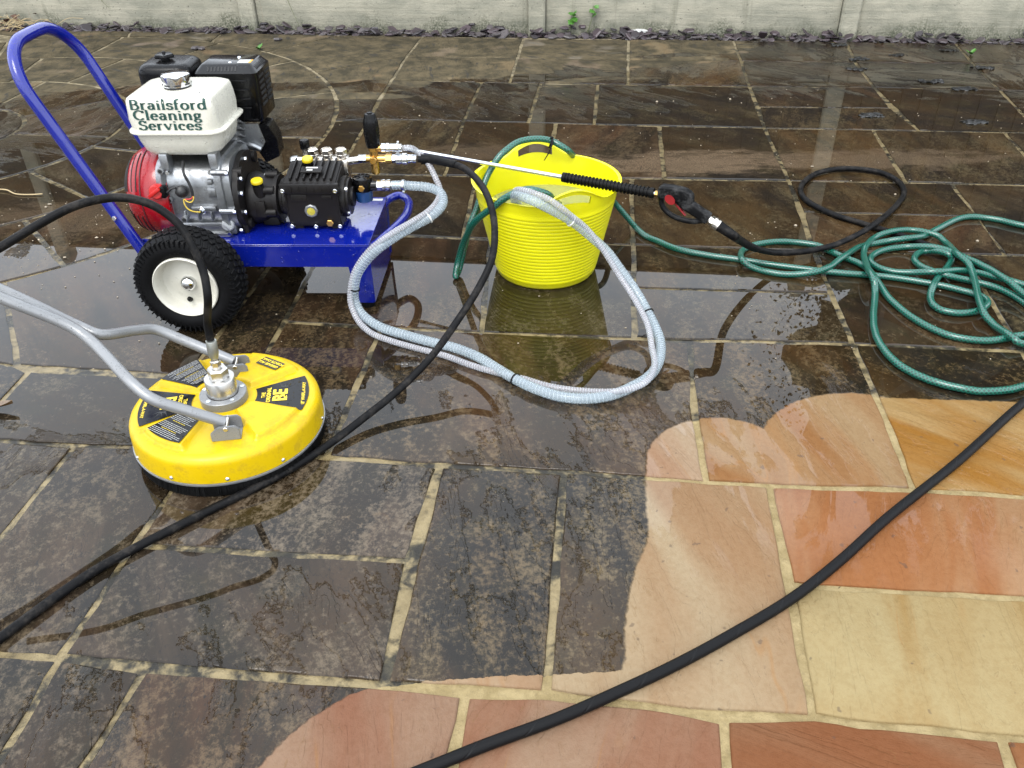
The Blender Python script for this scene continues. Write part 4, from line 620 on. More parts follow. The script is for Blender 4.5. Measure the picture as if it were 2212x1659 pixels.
# ------------------------------------------------------------------ fence: concrete posts and gravel boards, timber panels above
def concrete_material():
    t = NT('weathered_concrete'); p = t.pos(); q = t.sep(p)
    n = t.noise(t.vmath('MULTIPLY', p, (1, 1, 2)), 5, 6, .6); st = t.noise(t.vmath('MULTIPLY', p, (9, 9, .8)), 1.6, 4, .6)
    f = t.noise(p, 90, 5, .7); ho = t.noise(t.vmath('MULTIPLY', p, (1.2, 1.2, 26)), 1.5, 4, .6)
    c = t.mix(t.step(n, .32, .68), (.23, .225, .175), (.355, .335, .26))
    c = t.mix(t.mul(t.step(ho, .45, .62), .25), c, (.40, .37, .28))
    c = t.mix(t.mul(t.step(st, .56, .74), .6), c, (.17, .165, .12))
    low = t.mul(t.step(t.add(q[2], t.mul(t.sub(t.noise(t.vmath('MULTIPLY', p, (1, 1, .6)), 4, 6, .7), .5), .42)), .10, -.02), t.step(f, .34, .6))
    c = t.mix(t.mul(low, .85), c, (.045, .055, .03))
    sp = t.mul(t.step(t.noise(p, 60, 3), .63, .70), t.step(t.noise(p, 4, 3), .42, .6))
    c = t.mix(t.mul(sp, .7), c, (.06, .06, .045))
    rust = t.mul(t.step(t.noise(t.vmath('MULTIPLY', p, (14, 14, .6)), 1.2, 3), .70, .76), .55)
    c = t.mix(rust, c, (.30, .13, .05))
    pit = t.step(t.voro(p, 26).outputs['Distance'], .10, .03)
    c = t.mix(t.mul(pit, .55), c, (.09, .085, .07))
    h = t.sub(t.add(t.mul(f, .0035), t.mul(ho, .004)), t.mul(pit, .004))
    t.bsdf(Base_Color=c, Roughness=.88, Normal=t.bump(h, 1.0, 1.0), Specular_IOR_Level=.3)
    return t.m
M_CONC = concrete_material()
M_WOOD = pm('fence_timber', (.034, .019, .010), .75, var=.35, grain=.003, gscale=30)
wd = (w1 - w0).normalized(); wn = Vector((-wd.y, wd.x))
ang = math.atan2(wd.y, wd.x)
p1 = Vector(POSTX[1]); p1 = w0 + wd * (p1 - w0).dot(wd)
fence = thing('fence', 'pale concrete gravel board fence with upright posts behind the slate strip', 'fence', (p1.x, p1.y, 0), ang)
SP = 1.94
for k in range(-4, 4):
    def post(bm, k=k):
        sec = [(-.055, -.045), (-.045, -.055), (.045, -.055), (.055, -.045), (.055, .06), (-.055, .06)]
        a = [Vector((k * SP + x, y, -.05)) for x, y in sec]; b = [Vector((k * SP + x, y, 1.80)) for x, y in sec]; c_ = [Vector((k * SP + x * .6, y * .6, 1.85)) for x, y in sec]
        loft(bm, [a, b, c_])
    mk('post', M_CONC, fence, post)
    def gb(bm, k=k):
        x0, x1 = k * SP + .058, (k + 1) * SP - .058
        box(bm, (x0, -.022, -.05), (x1, .022, .30), .004)
        box(bm, (x0 + .001, -.030, .282), (x1 - .001, -.0215, .2995), .003)
    mk('gravel_board', M_CONC, fence, gb)
    def pn(bm, k=k):
        x0, x1 = k * SP + .06, (k + 1) * SP - .06
        n = 15
        for i in range(n):
            xa = x0 + (x1 - x0) * i / n; xb = x0 + (x1 - x0) * (i + 1) / n + .008
            dz = .004 * ((i * 37 + k * 11) % 5)
            prism(bm, [Vector((xa, -.012, .302)), Vector((xb, -.004, .302)), Vector((xb, .006, .302)), Vector((xa, .004, .302))], (0, 0, 1.36 + dz))
        for zz in (.45, 1.0, 1.5): box(bm, (x0, .008, zz), (x1, .045, zz + .04))
        box(bm, (x0, -.02, 1.683), (x1, .05, 1.703), .003)
    mk('fence_panel', M_WOOD, fence, pn, 30)

# ------------------------------------------------------------------ unseen trees added beyond the fence to darken the wet reflections on the right
M_TREELEAF = pm('dark_evergreen_leaf', (.030, .042, .014), .6, var=.4)
M_BARK = pm('bark', (.05, .038, .026), .9, var=.3)
def added_tree(x, y, h, r, seed, label):
    rr = random.Random(seed); t_ = thing('added_tree', label, 'added_tree', (x, y, 0), 0, 'added unseen trees beyond the fence')
    mk('trunk', M_BARK, t_, lambda bm: tube(bm, spline([(0, 0, -.06), (.05, .02, h * .3), (-.04, .05, h * .6), (0, 0, h * .85)], 5), .14, 10, lambda L_, u: .16 * (1 - .75 * u)))
    def crown(bm):
        cl_ = [Vector((rr.gauss(0, r * .45), rr.gauss(0, r * .45), h * rr.uniform(.22, .95))) for _ in range(46)]
        for c_ in cl_:
            c_.x *= 1.25 - c_.z / h; c_.y *= 1.25 - c_.z / h; q = r * rr.uniform(.22, .42)
            for _ in range(260):
                d = Vector((rr.gauss(0, 1), rr.gauss(0, 1), rr.gauss(0, .8))).normalized() * q * rr.uniform(.5, 1.05)
                a_ = Vector((rr.gauss(0, 1), rr.gauss(0, 1), rr.gauss(0, 1))).normalized(); b_ = a_.cross(d).normalized(); s_ = rr.uniform(.016, .036)
                p_ = c_ + d; bm.faces.new([bm.verts.new(p_ + a_ * s_), bm.verts.new(p_ + b_ * s_ * .6), bm.verts.new(p_ - a_ * s_), bm.verts.new(p_ - b_ * s_ * .6)])
        for k in range(14):
            c_ = cl_[k * 3]; res = bmesh.ops.create_icosphere(bm, subdivisions=3, radius=r * rr.uniform(.3, .42))
            for v in res['verts']: v.co = v.co * (1 + .55 * mnoise.noise(v.co * 2.5 + c_)) + c_
    mk('crown', M_TREELEAF, t_, crown, 0)
added_tree(4.6, 8.6, 6.4, 1.7, 1, 'tall dark evergreen, unseen, added to darken the wet reflections, nearest the middle')
added_tree(6.6, 8.2, 7.2, 2.1, 2, 'taller broad evergreen, unseen, added to darken the wet reflections on the right')
added_tree(8.9, 8.8, 6.8, 2.2, 3, 'dark evergreen, unseen, added to darken the wet reflections at the far right')
# ------------------------------------------------------------------ materials of the machines
M_BLUE = pm('blue_enamel', (.003, .010, .20), .10, spec=.5, var=.06, drops=.25, dscale=90, coat=.5)
M_BLUE_DRY = pm('blue_enamel_tube', (.003, .010, .22), .16, spec=.5, var=.06, drops=.3, dscale=220, coat=.2)
M_IVORY = pm('ivory_tank_paint', (.64, .62, .53), .28, var=.02, drops=.3, dscale=150, coat=.3)
M_CHROME = pm('chrome', (.60, .61, .62), .09, 1.0, .03)
M_ALU = pm('cast_aluminium', (.30, .31, .32), .32, .9, .16, grain=.0006, gscale=420, dirt=.35)
M_ALU_D = pm('dark_casting', (.19, .195, .20), .42, .7, .2, grain=.0006, gscale=420, dirt=.4)
M_STEEL = pm('zinc_steel', (.62, .64, .66), .22, 1.0, .1)
M_NICKEL = pm('nickel_brass', (.66, .62, .56), .24, 1.0, .08)
M_BRASS = pm('brass', (.52, .32, .10), .3, 1.0, .18)
M_RED = pm('red_fan_cover', (.27, .003, .007), .25, spec=.35, var=.08, drops=.35, dscale=150, coat=.3)
M_REDSW = pm('red_switch', (.48, .012, .010), .35)
M_BLK = pm('black_plastic', (.004, .004, .0045), .26, spec=.16, var=.2, drops=.35, dscale=140)
M_BLKM = pm('black_muffler_guard', (.003, .003, .0035), .2, spec=.2, var=.2, drops=.2, dscale=120, coat=.2)
M_PUMP = pm('pump_casting', (.012, .0105, .010), .40, .1, .18, spec=.2, grain=.0007, gscale=380)
M_RUB = pm('tyre_rubber', (.005, .005, .0055), .5, spec=.09, var=.25, grain=.0006, gscale=500, drops=.15, dscale=200)
M_HOSE = pm('black_hose_rubber', (.005, .005, .0055), .42, spec=.09, var=.25, grain=.0005, gscale=600, dirt=.25, dirtcol=(.08, .07, .06))
M_RIM = pm('white_rim_paint', (.60, .58, .50), .3, var=.03, dirt=.12, dirtcol=(.3, .26, .2))
M_YCAP = pm('yellow_plastic_cap', (.62, .46, .006), .4)
M_BOWL = pm('blue_filter_bowl', (.012, .05, .16), .2, coat=.4)
M_VOID = pm('dark_slot', (.006, .006, .006), .7)
M_GREEN_INK = pm('dark_green_lettering', (.008, .055, .042), .45, var=.05)
M_WHITE = pm('white_print', (.55, .55, .53), .5, var=.03)
M_INK = pm('black_print', (.02, .02, .022), .4)
M_AMBER = pm('amber_print', (.75, .38, .03), .5)
M_WIREY = pm('yellow_wire', (.60, .42, .04), .45)
M_WIRER = pm('red_wire', (.55, .02, .015), .45)
M_GLASSY = pm('oil_sight_glass', (.42, .36, .05), .12, coat=.6)

wash = thing('pressure_washer', 'petrol pressure washer on a blue wheeled trolley with cream fuel tank', 'pressure washer', WASH_O, WASH_A)
# trolley frame: folded steel channel on two legs
def frame(bm):
    box(bm, (-.66, 0, .2155), (0, .36, .2200), .0012, 1)
    box(bm, (-.66, 0, .1455), (0, .0035, .2153), .0008, 1)
    box(bm, (-.66, .3565, .1455), (0, .36, .2153), .0008, 1)
    box(bm, (-.66, .004, .1455), (-.6565, .356, .2153))
deck = mk('frame', M_BLUE, wash, frame)
for y0, y1, s in ((.0, .0, 1), (.36, .36, -1)):
    def leg(bm, y0=y0, s=s):
        def Y(v): return y0 + s * v
        pl = [Vector((-.070, Y(.0042), .1452)), Vector((-.0005, Y(.0042), .1452)), Vector((-.004, Y(.0042), .022)), Vector((-.055, Y(.0042), .022))]
        prism(bm, pl, (0, s * -.0036, 0))
        box(bm, (-.054, min(Y(.005), Y(.044)), .0225), (-.0045, max(Y(.005), Y(.044)), .0262))
    lg = mk('leg', M_BLUE, wash, leg)
    if s > 0: mk('end_plate', M_BLUE, wash, lambda bm: prism(bm, [Vector((-.0044, .0046, .2150)), Vector((-.0044, .330, .2150)), Vector((-.0044, .300, .022)), Vector((-.0044, .0046, .022))], (.0036, 0, 0)))
    mk('rubber_foot', M_RUB, lg, lambda bm, y0=y0, s=s: lathe(bm, [(.020, 0), (.022, .004), (.019, .0222)], (-.028, y0 + s * .025, 0), (0, 0, 1), 18))
mk('nose_bar', M_BLUE_DRY, wash, lambda bm: tube(bm, spline([(-.014, .322, .198), (-.002, .385, .2), (.029, .419, .2), (.064, .379, .2), (.076, .285, .2), (.062, .196, .2), (.034, .111, .199), (.006, .04, .198), (-.014, .016, .198)], 6), .0138, 16))
# push handle: one bent tube
AR = Vector((-.378, 0, .926))
def hpath():
    P = []; base = Vector((-.682, 0, .205)); yn, yf, R_, sm = -.017, .345, .135, .63
    for s in (0, .15, .3, .42, sm - R_): P.append(base + AR * s + Vector((0, yn, 0)))
    for k in range(1, 9):
        a = RAD(90 * k / 8); P.append(base + AR * (sm - R_ + R_ * sin(a)) + Vector((0, yn + R_ * (1 - cos(a)), 0)))
    for k in range(0, 9):
        a = RAD(90 * k / 8); P.append(base + AR * (sm - R_ + R_ * cos(a)) + Vector((0, yf - R_ + R_ * sin(a), 0)))
    for s in (.42, .3, .15, 0): P.append(base + AR * s + Vector((0, yf, 0)))
    return P
hd = mk('push_handle', M_BLUE_DRY, wash, lambda bm: tube(bm, spline(hpath(), 3), .0172, 18))
for s in (.125,):
    mk('bolt', M_STEEL, hd, lambda bm: hexn(bm, Vector((-.682, -.034, .205)) + AR * s, (0, -1, 0), .007, .007))
mk('bracket', M_BLUE, wash, lambda bm: box(bm, (-.71, .0, .1902), (-.661, .0055, .236), .001))
mk('bracket', M_BLUE, wash, lambda bm: box(bm, (-.71, .322, .1902), (-.661, .3275, .236), .001))
# wheels
WX, WZ, WR = -.515, .158, .158
mk('axle', M_STEEL, wash, lambda bm: cyl(bm, (WX, -.10, WZ), (WX, .47, WZ), .010))
def wheel(y0, s):
    """y0 outer face, s=-1 faces the camera"""
    ax = Vector((0, s, 0))
    def at(d): return Vector((WX, y0 - s * d, WZ))      # d metres inwards from the outer lip
    wr = mk('tyre', M_RUB, wash, lambda bm: lathe(bm, [(.088, .016), (.098, .006), (.115, .000), (.134, .002), (.147, .012), (.1525, .028), (.1540, .058), (.1525, .088), (.147, .104), (.134, .114), (.115, .116), (.098, .11), (.088, .10)], at(0), -ax, 72, False))
    def tread(bm):
        n = 44
        for k in range(n):
            for row, (d, wdt, ph, tw) in enumerate(((.020, .020, 0, .5), (.044, .017, .5, -.6), (.068, .017, 0, .6), (.094, .020, .5, -.5))):
                a = 2 * pi * (k + ph) / n
                R0 = .149 if row in (0, 3) else .1535
                rad = Vector((cos(a), 0, sin(a))); tan = Vector((-sin(a), 0, cos(a)))
                if row in (0, 3): up = (rad + ax * (.55 if row == 0 else -.55)).normalized()
                else: up = rad
                obox(bm, at(d) + rad * R0, (.0135, wdt, .010), tan + ax * tw, up, .0015, 1)
        for k in range(60):                                     # fine ribs on the shoulder
            a = 2 * pi * k / 60; rad = Vector((cos(a), 0, sin(a))); tan = Vector((-sin(a), 0, cos(a)))
            obox(bm, at(.0045) + rad * .1385, (.003, .012, .018), tan, rad, 0)
    mk('tread_blocks', M_RUB, wr, tread, 30, 'stuff')
    rim = mk('rim', M_RIM, wash, lambda bm: lathe(bm, [(.0885, .030), (.0945, .010), (.0945, .002), (.0915, -.0005), (.0885, .004), (.084, .010), (.082, .030), (.078, .040), (.064, .044), (.052, .040), (.034, .037), (.026, .036), (.0, .036)], at(0), -ax, 56, False))
    mk('hub_cap', M_CHROME, rim, lambda bm: lathe(bm, [(.0225, .036), (.022, .026), (.019, .020), (.012, .0155), (.001, .014)], at(0), -ax, 28))
    def valve(bm):
        p = at(.041) + Vector((-.012, 0, -.058)); lathe(bm, [(.0085, 0), (.0085, .003), (.005, .007), (.0045, .018), (.003, .020)], p, ax + Vector((.25, 0, .3)), 14)
    mk('valve', M_BLK, rim, valve)
wheel(-.160, -1); wheel(.520, 1)
# ---- engine
EY, EZ = .165, .325
def block(bm):
    secs = []
    for x, w, h, zc in ((-.618, .235, .215, .342), (-.600, .245, .225, .342), (-.59, .215, .205, .340), (-.545, .20, .195, .336), (-.47, .20, .195, .336), (-.448, .205, .20, .338), (-.446, .235, .232, .340), (-.425, .238, .236, .340), (-.423, .222, .22, .340), (-.402, .222, .22, .340), (-.398, .19, .19, .336)):
        secs.append([Vector((x, p.x, p.y)) for p in rrect(EY, zc, w, h, .06, 0, 5)])
    loft(bm, secs)
    box(bm, (-.60, .065, .2205), (-.415, .275, .262), .008)        # sump
    box(bm, (-.59, .050, .2203), (-.43, .29, .2335), .003)         # mounting feet
    for x in (-.585, -.44):
        box(bm, (x - .013, .058, .42), (x + .013, .10, .478), .005)
    for x in (-.56, -.52, -.48): box(bm, (x - .0025, .058, .27), (x + .0025, .075, .30), .001)
    box(bm, (-.535, .0535, .30), (-.46, .07, .318), .004)
    cyl(bm, (-.447, .050, .305), (-.402, .050, .305), .0085); cyl(bm, (-.447, .050, .425), (-.402, .050, .425), .0085)
    box(bm, (-.475, .055, .345), (-.45, .075, .375), .003); box(bm, (-.47, .055, .385), (-.455, .072, .40), .002)
    for (x, z) in ((-.597, .43), (-.592, .34), (-.562, .278)): lathe(bm, [(.0105, 0), (.0105, .016), (.0085, .019)], (x, .065, z), (0, -1, 0), 16)
eng = mk('engine_block', M_ALU, wash, block)
for (x, z) in ((-.597, .43), (-.592, .34), (-.562, .278)):
    mk('bolt_hole', M_VOID, eng, lambda bm: lathe(bm, [(.0055, 0), (.0055, .0008)], (x, .0458, z), (0, -1, 0), 12))
for (x, y, z) in ((-.405, .046, .305), (-.405, .046, .425), (-.405, .07, .235), (-.578, .054, .425), (-.452, .054, .425), (-.43, .048, .235)):
    mk('bolt', M_STEEL, eng, lambda bm, p=(x, y, z): hexn(bm, p, (0, -1, 0) if x < -.41 else (1, 0, 0), .0065, .008))
def cap_(bm):
    lathe(bm, [(.019, 0), (.019, .008), (.016, .011)], (-.435, .062, .258), (0, -1, .1), 20)
    obox(bm, (-.435, .047, .259), (.034, .009, .010), (.7, 0, -.7), (0, -1, 0), .002)
M_GREYP = pm('grey_plastic_cap', (.36, .37, .38), .45)
mk('oil_filler_cap', M_GREYP, eng, cap_)
mk('drain_boss', M_STEEL, eng, lambda bm: (lathe(bm, [(.013, 0), (.013, .006), (.009, .010)], (-.505, .062, .305), (0, -1, 0), 16), hexn(bm, (-.505, .052, .305), (0, -1, 0), .0065, .006)))
M_WIREK = pm('black_wire_sleeve', (.012, .012, .012), .5)
def conn(bm): lathe(bm, [(.012, 0), (.017, .004), (.018, .016), (.012, .024), (.004, .028)], (-.553, .062, .368), (.25, -1, -.15), 14)
wr_ = mk('wire_connector', M_WIREK, eng, conn)
mk('wire', M_WIREK, wr_, lambda bm: (tube(bm, spline([(-.535, .075, .45), (-.528, .046, .425), (-.52, .044, .40), (-.515, .043, .375), (-.516, .043, .358)], 5), .0042, 8), tube(bm, spline([(-.598, .035, .368), (-.585, .036, .372), (-.572, .038, .382), (-.56, .04, .383)], 5), .004, 8)))
mk('wire', M_WIRER, wr_, lambda bm: tube(bm, spline([(-.516, .043, .36), (-.518, .042, .352), (-.528, .041, .347), (-.54, .042, .347)], 5), .0018, 6))
mk('wire', M_WIREY, wr_, lambda bm: (tube(bm, spline([(-.515, .043, .36), (-.515, .041, .348), (-.524, .040, .338), (-.536, .040, .34), (-.543, .042, .347)], 5), .0018, 6), tube(bm, spline([(-.545, .042, .347), (-.546, .040, .335), (-.540, .038, .32), (-.527, .039, .31), (-.506, .045, .304)], 6), .0020, 6)))
def cylh(bm):
    m = Matrix.Translation((-.50, .29, .40)) @ Matrix.Rotation(RAD(-28), 4, 'X')
    box(bm, (-.075, -.06, -.09), (.075, .05, .10), .01, 2, m)
    for k in range(9):
        z = -.08 + k * .02; box(bm, (-.088, -.066, z), (.088, .060, z + .006), .001, 1, m)
mk('cylinder_fins', M_ALU_D, wash, cylh)
# red recoil and fan cover
def fan(bm):
    P = [(.128, -.012), (.134, .0), (.136, .030), (.133, .062), (.131, .066), (.1335, .068), (.130, .088), (.118, .112), (.096, .128), (.055, .135), (.001, .136)]
    x, y, z = basis((-1, 0, 0)); o = Vector((-.603, EY, EZ)); rings = []; seg = 56
    for r, t_ in P:
        pts = []
        for i in range(seg):
            a = 2 * pi * i / seg; d = Vector((0, cos(a), sin(a)))
            rr = r * (1 + .05 * max(0, d.z) * max(0, d.y) * 2)
            if d.z < -.78: rr *= .78 / -d.z * 1.0
            pts.append(o + Vector((-t_, 0, 0)) + d * rr)
        rings.append(ring(bm, pts))
    quadstrip(bm, rings, True, True, True)
fc_ = mk('fan_cover', M_RED, wash, fan)
for (r_, t_) in ((.1318, .0795), (.1262, .0955), (.1185, .1115), (.1085, .1200), (.0965, .1282)):   # cooling slots: arcs round the domed face
    for q in range(4):
        def slot(bm, r_=r_, t_=t_, q=q):
            P = []
            for k in range(11):
                a = RAD(104 + 90 * q + 56 * k / 10); P.append(Vector((-.603 - t_, EY + r_ * cos(a), EZ + max(r_ * sin(a), -.1))))
            tube(bm, P, .0019, 6)
        mk('cooling_slot', M_VOID, fc_, slot)
mk('seam_gap', M_VOID, fc_, lambda bm: lathe(bm, [(.1335, 0), (.1337, .0025)], (-.6695, EY, EZ), (-1, 0, 0), 56, False))
sw = mk('engine_switch', M_REDSW, wash, lambda bm: (lathe(bm, [(.022, 0), (.022, .012), (.018, .017)], (-.617, .041, .372), (0, -1, .15), 24), obox(bm, (-.619, .021, .3755), (.044, .010, .012), (.8, 0, .55), (0, -1, 0), .002), box(bm, (-.622, .030, .352), (-.60, .05, .394), .004)))
mk('switch_housing', M_BLK, sw, lambda bm: box(bm, (-.604, .024, .356), (-.5885, .05, .390), .003))
mk('barcode_label', M_WHITE, wash, lambda bm: obox(bm, (-.628, .0655, .2405), (.034, .0012, .030), (1, .25, .0), (0, .42, .9), 0))
# fuel tank
TX0, TX1, TY0, TY1 = -.668, -.402, .052, .282
def tank_secs(rows):
    return [rrect((x0 + x1) / 2, (y0 + y1) / 2, x1 - x0, y1 - y0, r, z, 7) for (z, x0, x1, y0, y1, r) in rows]
def tank_up(bm):
    loft(bm, tank_secs([(0.5375, TX0 - .004, TX1 + .008, TY0 - .006, TY1 + .008, .05), (0.5385, TX0 - .005, TX1 + .012, TY0 - .008, TY1 + .010, .05), (0.5425, TX0 - .005, TX1 + .012, TY0 - .008, TY1 + .010, .05), (.5445, TX0 - .003, TX1 + .006, TY0 - .004, TY1 + .004, .048), (.5465, TX0 + .003, TX1 - .002, TY0 + .003, TY1 - .003, .045),
        (.575, TX0 + .004, TX1 - .003, TY0 + .004, TY1 - .004, .030), (.605, TX0 + .006, TX1 - .005, TY0 + .006, TY1 - .007, .028), (.626, TX0 + .009, TX1 - .009, TY0 + .0075, TY1 - .011, .024), (.634, TX0 + .013, TX1 - .012, TY0 + .0100, TY1 - .014, .024), (.6375, TX0 + .019, TX1 - .017, TY0 + .0165, TY1 - .019, .028), (.6415, TX0 + .028, TX1 - .025, TY0 + .025, TY1 - .027, .03), (.6445, TX0 + .041, TX1 - .037, TY0 + .038, TY1 - .038, .032), (.6463, TX0 + .058, TX1 - .052, TY0 + .055, TY1 - .052, .032), (.6475, TX0 + .085, TX1 - .08, TY0 + .085, TY1 - .08, .025)]))
def tank_lo(bm):
    loft(bm, tank_secs([(.464, TX0 + .06, TX1 - .06, TY0 + .055, TY1 - .05, .03), (.4655, TX0 + .042, TX1 - .038, TY0 + .038, TY1 - .03, .035), (.470, TX0 + .030, TX1 - .026, TY0 + .024, TY1 - .02, .04), (.482, TX0 + .022, TX1 - .016, TY0 + .014, TY1 - .012, .044), (.510, TX0 + .013, TX1 - .008, TY0 + .007, TY1 - .006, .046), (0.5373, TX0 + .008, TX1 - .004, TY0 + .003, TY1 - .003, .046)]))
tank = mk('fuel_tank', M_IVORY, wash, tank_up, 60)
mk('tank_lower_half', M_IVORY, tank, tank_lo, 60)
def fcap(bm):
    o = Vector((-.527, .142, .650)); n = 64; rings = []
    for (r, z, lob) in ((.037, .0, 0), (.040, .002, 0), (.040, .014, .25), (.041, .027, .7), (.040, .032, 1), (.036, .0345, 1), (.026, .0355, .4), (.001, .036, 0)):
        rings.append(ring(bm, [o + Vector((cos(2 * pi * i / n), sin(2 * pi * i / n), 0)) * (r * (1 + .03 * lob * cos(8 * 2 * pi * i / n))) + Vector((0, 0, z)) for i in range(n)]))
    quadstrip(bm, rings, True, True, True)
fcp = mk('filler_cap', M_CHROME, tank, fcap, 35)
mk('cap_shadow_gap', M_INK, fcp, lambda bm: lathe(bm, [(.0385, .6462), (.0385, .6502)], (-.527, .142, 0), (0, 0, 1), 40))  # dark ring standing in for the shadow gap at the cap's base
for k in range(8):
    a_ = 2 * pi * (k + .5) / 8; d_ = Vector((cos(a_), sin(a_), 0))
    mk('grip_slot', M_INK, fcp, lambda bm: obox(bm, Vector((-.527, .142, .6575)) + d_ * .0398, (.0016, .018, .0045), d_, (0, 0, 1), .0007))
tv = BVHTree.FromPolygons([v.co[:] for v in tank.data.vertices], [p.vertices[:] for p in tank.data.polygons])
def onto_tank(bm, lift=.0017):
    bad = []
    for v in bm.verts:
        h = tv.ray_cast(Vector((v.co.x, -.2, v.co.y)), Vector((0, 1, 0)))
        if h[0]: v.co = h[0] + Vector((0, -lift, 0))
        else: v.co = Vector((v.co.x, .052, v.co.y))
for txt, x0, z0, sz in (('Brailsford', -.6420, .6075, .0365), ('Cleaning', -.6385, .5790, .0365), ('Services', -.6280, .5505, .0365)):
    bm = NB(); serif_line(bm, txt, 0, 0, sz); [setattr(v, 'co', Vector((x0 + v.co.x * {'Brailsford': 1.52, 'Cleaning': 1.55, 'Services': 1.53}[txt], z0 + v.co.y, 0))) for v in bm.verts]; bmesh.ops.subdivide_edges(bm, edges=[e for e in bm.edges if e.calc_length() > .006], cuts=4); onto_tank(bm); obj('lettering', bm, M_GREEN_INK, tank, 0)
bm = NB()
for (a, b_) in (((-.452, .6425), (-.425, .6427)), ((-.452, .6448), (-.425, .6450)), ((-.452, .6425), (-.4513, .6450)), ((-.4257, .6425), (-.425, .6450)), ((-.449, .6435), (-.441, .6445)), ((-.434, .6435), (-.430, .6445))):
    bm.faces.new([bm.verts.new((x, z, 0)) for x, z in ((a[0], a[1]), (b_[0], a[1]), (b_[0], b_[1]), (a[0], b_[1]))])
onto_tank(bm, .0014); obj('printed_symbol', bm, M_INK, tank, 0)
# air cleaner and silencer at the back
def rblock(bm, x0, x1, y0, y1, z0, z1, r, top=.03, n=6):
    rows = []
    for k in range(n + 1):
        a = RAD(90 * k / n); i = top * (1 - cos(a)); rows.append((z1 - top + top * sin(a), i))
    secs = [rrect((x0 + x1) / 2, (y0 + y1) / 2, x1 - x0, y1 - y0, r, z0, 6)] + [rrect((x0 + x1) / 2, (y0 + y1) / 2, x1 - x0 - 2 * i, y1 - y0 - 2 * i, max(r - i * .5, .01), z, 6) for z, i in rows]
    loft(bm, secs)
af = mk('air_cleaner', M_BLK, wash, lambda bm: (rblock(bm, -.712, -.548, .285, .44, .53, .665, .035, .026), box(bm, (-.68, .30, .49), (-.55, .42, .532), .01)), 60)
def wing(bm):
    o = Vector((-.640, .36, .664)); n = 40; rings = []
    for r, z in ((.014, 0), (.014, .006), (.026, .008), (.027, .014), (.024, .019), (.006, .020), (.004, .026)):
        rings.append(ring(bm, [o + Vector((cos(2 * pi * i / n), sin(2 * pi * i / n), 0)) * r * (1 + (.12 * cos(5 * 2 * pi * i / n) if r > .02 else 0)) + Vector((0, 0, z)) for i in range(n)]))
    quadstrip(bm, rings, True, True, True)
mk('cover_knob', M_BLK, af, wing)
MX0, MX1, MY0, MY1, MZ0, MZ1 = -.540, -.348, .30, .455, .49, .660
def muff(bm):
    i = .022
    loft(bm, [rrect((MX0 + MX1) / 2, (MY0 + MY1) / 2, MX1 - MX0 - .014, MY1 - MY0 - .014, .012, MZ0, 3), rrect((MX0 + MX1) / 2, (MY0 + MY1) / 2, MX1 - MX0 - .004, MY1 - MY0 - .004, .014, MZ0 + .008, 3), rrect((MX0 + MX1) / 2, (MY0 + MY1) / 2, MX1 - MX0, MY1 - MY0, .014, MZ1 - .022, 3), rrect((MX0 + MX1) / 2, (MY0 + MY1) / 2 + .004, MX1 - MX0 - .036, MY1 - MY0 - .04, .012, MZ1 - .002, 3), rrect((MX0 + MX1) / 2, (MY0 + MY1) / 2 + .004, MX1 - MX0 - .042, MY1 - MY0 - .046, .012, MZ1, 3)])
mu = mk('silencer_guard', M_BLKM, wash, muff, 35)
for k in range(9):
    mk('vent_slot', M_VOID, mu, lambda bm, k=k: obox(bm, (MX0 + .045 + k * .0105, MY0 + .0125, MZ1 - .0115), (.0052, .016, .0016), (1, 0, 0), (0, -.66, .75), 0))
for k in range(9):
    mk('vent_slot', M_VOID, mu, lambda bm, k=k: obox(bm, (MX1 - .0095, MY0 + .035 + k * .0105, MZ1 - .0115), (.016, .0052, .0016), (.75, 0, -.66), (.66, 0, .75), 0))
for k in range(4):
    mk('pressed_rib', M_BLKM, mu, lambda bm, k=k: box(bm, (MX0 + .02, MY0 - .0035, MZ1 - .045 - k * .027), (MX1 - .03, MY0 - .0002, MZ1 - .041 - k * .027), .0012))
for k in range(6):
    for j in range(2):
        mk('vent_slot', M_VOID, mu, lambda bm, k=k, j=j: box(bm, (MX1 - .001, MY0 + .022 + j * .062, MZ1 - .042 - k * .0165), (MX1 + .0007, MY0 + .070 + j * .062, MZ1 - .035 - k * .0165)))
mk('caution_label', M_WHITE, mu, lambda bm: box(bm, (-.412, .338, MZ1 + .0002), (-.378, .372, MZ1 + .0010)))
mk('label_stripe', M_AMBER, mu, lambda bm: box(bm, (-.3775, .338, MZ1 + .0002), (-.371, .372, MZ1 + .0010)))
for p in ((-.435, .345), (-.425, .405)): mk('screw', M_STEEL, mu, lambda bm, p=p: lathe(bm, [(.006, 0), (.005, .002), (.001, .003)], (p[0], p[1], MZ1), (0, 0, 1), 12))
mk('exhaust_bracket', M_ALU, wash, lambda bm: (prism(bm, [Vector((-.425, .292, .488)), Vector((-.368, .292, .488)), Vector((-.355, .292, .43)), Vector((-.375, .292, .40)), Vector((-.425, .292, .41))], (0, .006, 0)), tube(bm, spline([(-.44, .29, .42), (-.40, .284, .425), (-.37, .286, .41)], 4), .009, 10)))
mk('heat_shield', M_BLK, wash, lambda bm: prism(bm, [Vector((-.372, .31, .48)), Vector((-.348, .33, .47)), Vector((-.335, .35, .42)), Vector((-.338, .36, .36)), Vector((-.375, .33, .35)), Vector((-.39, .31, .40))], (-.006, .08, 0), .002))
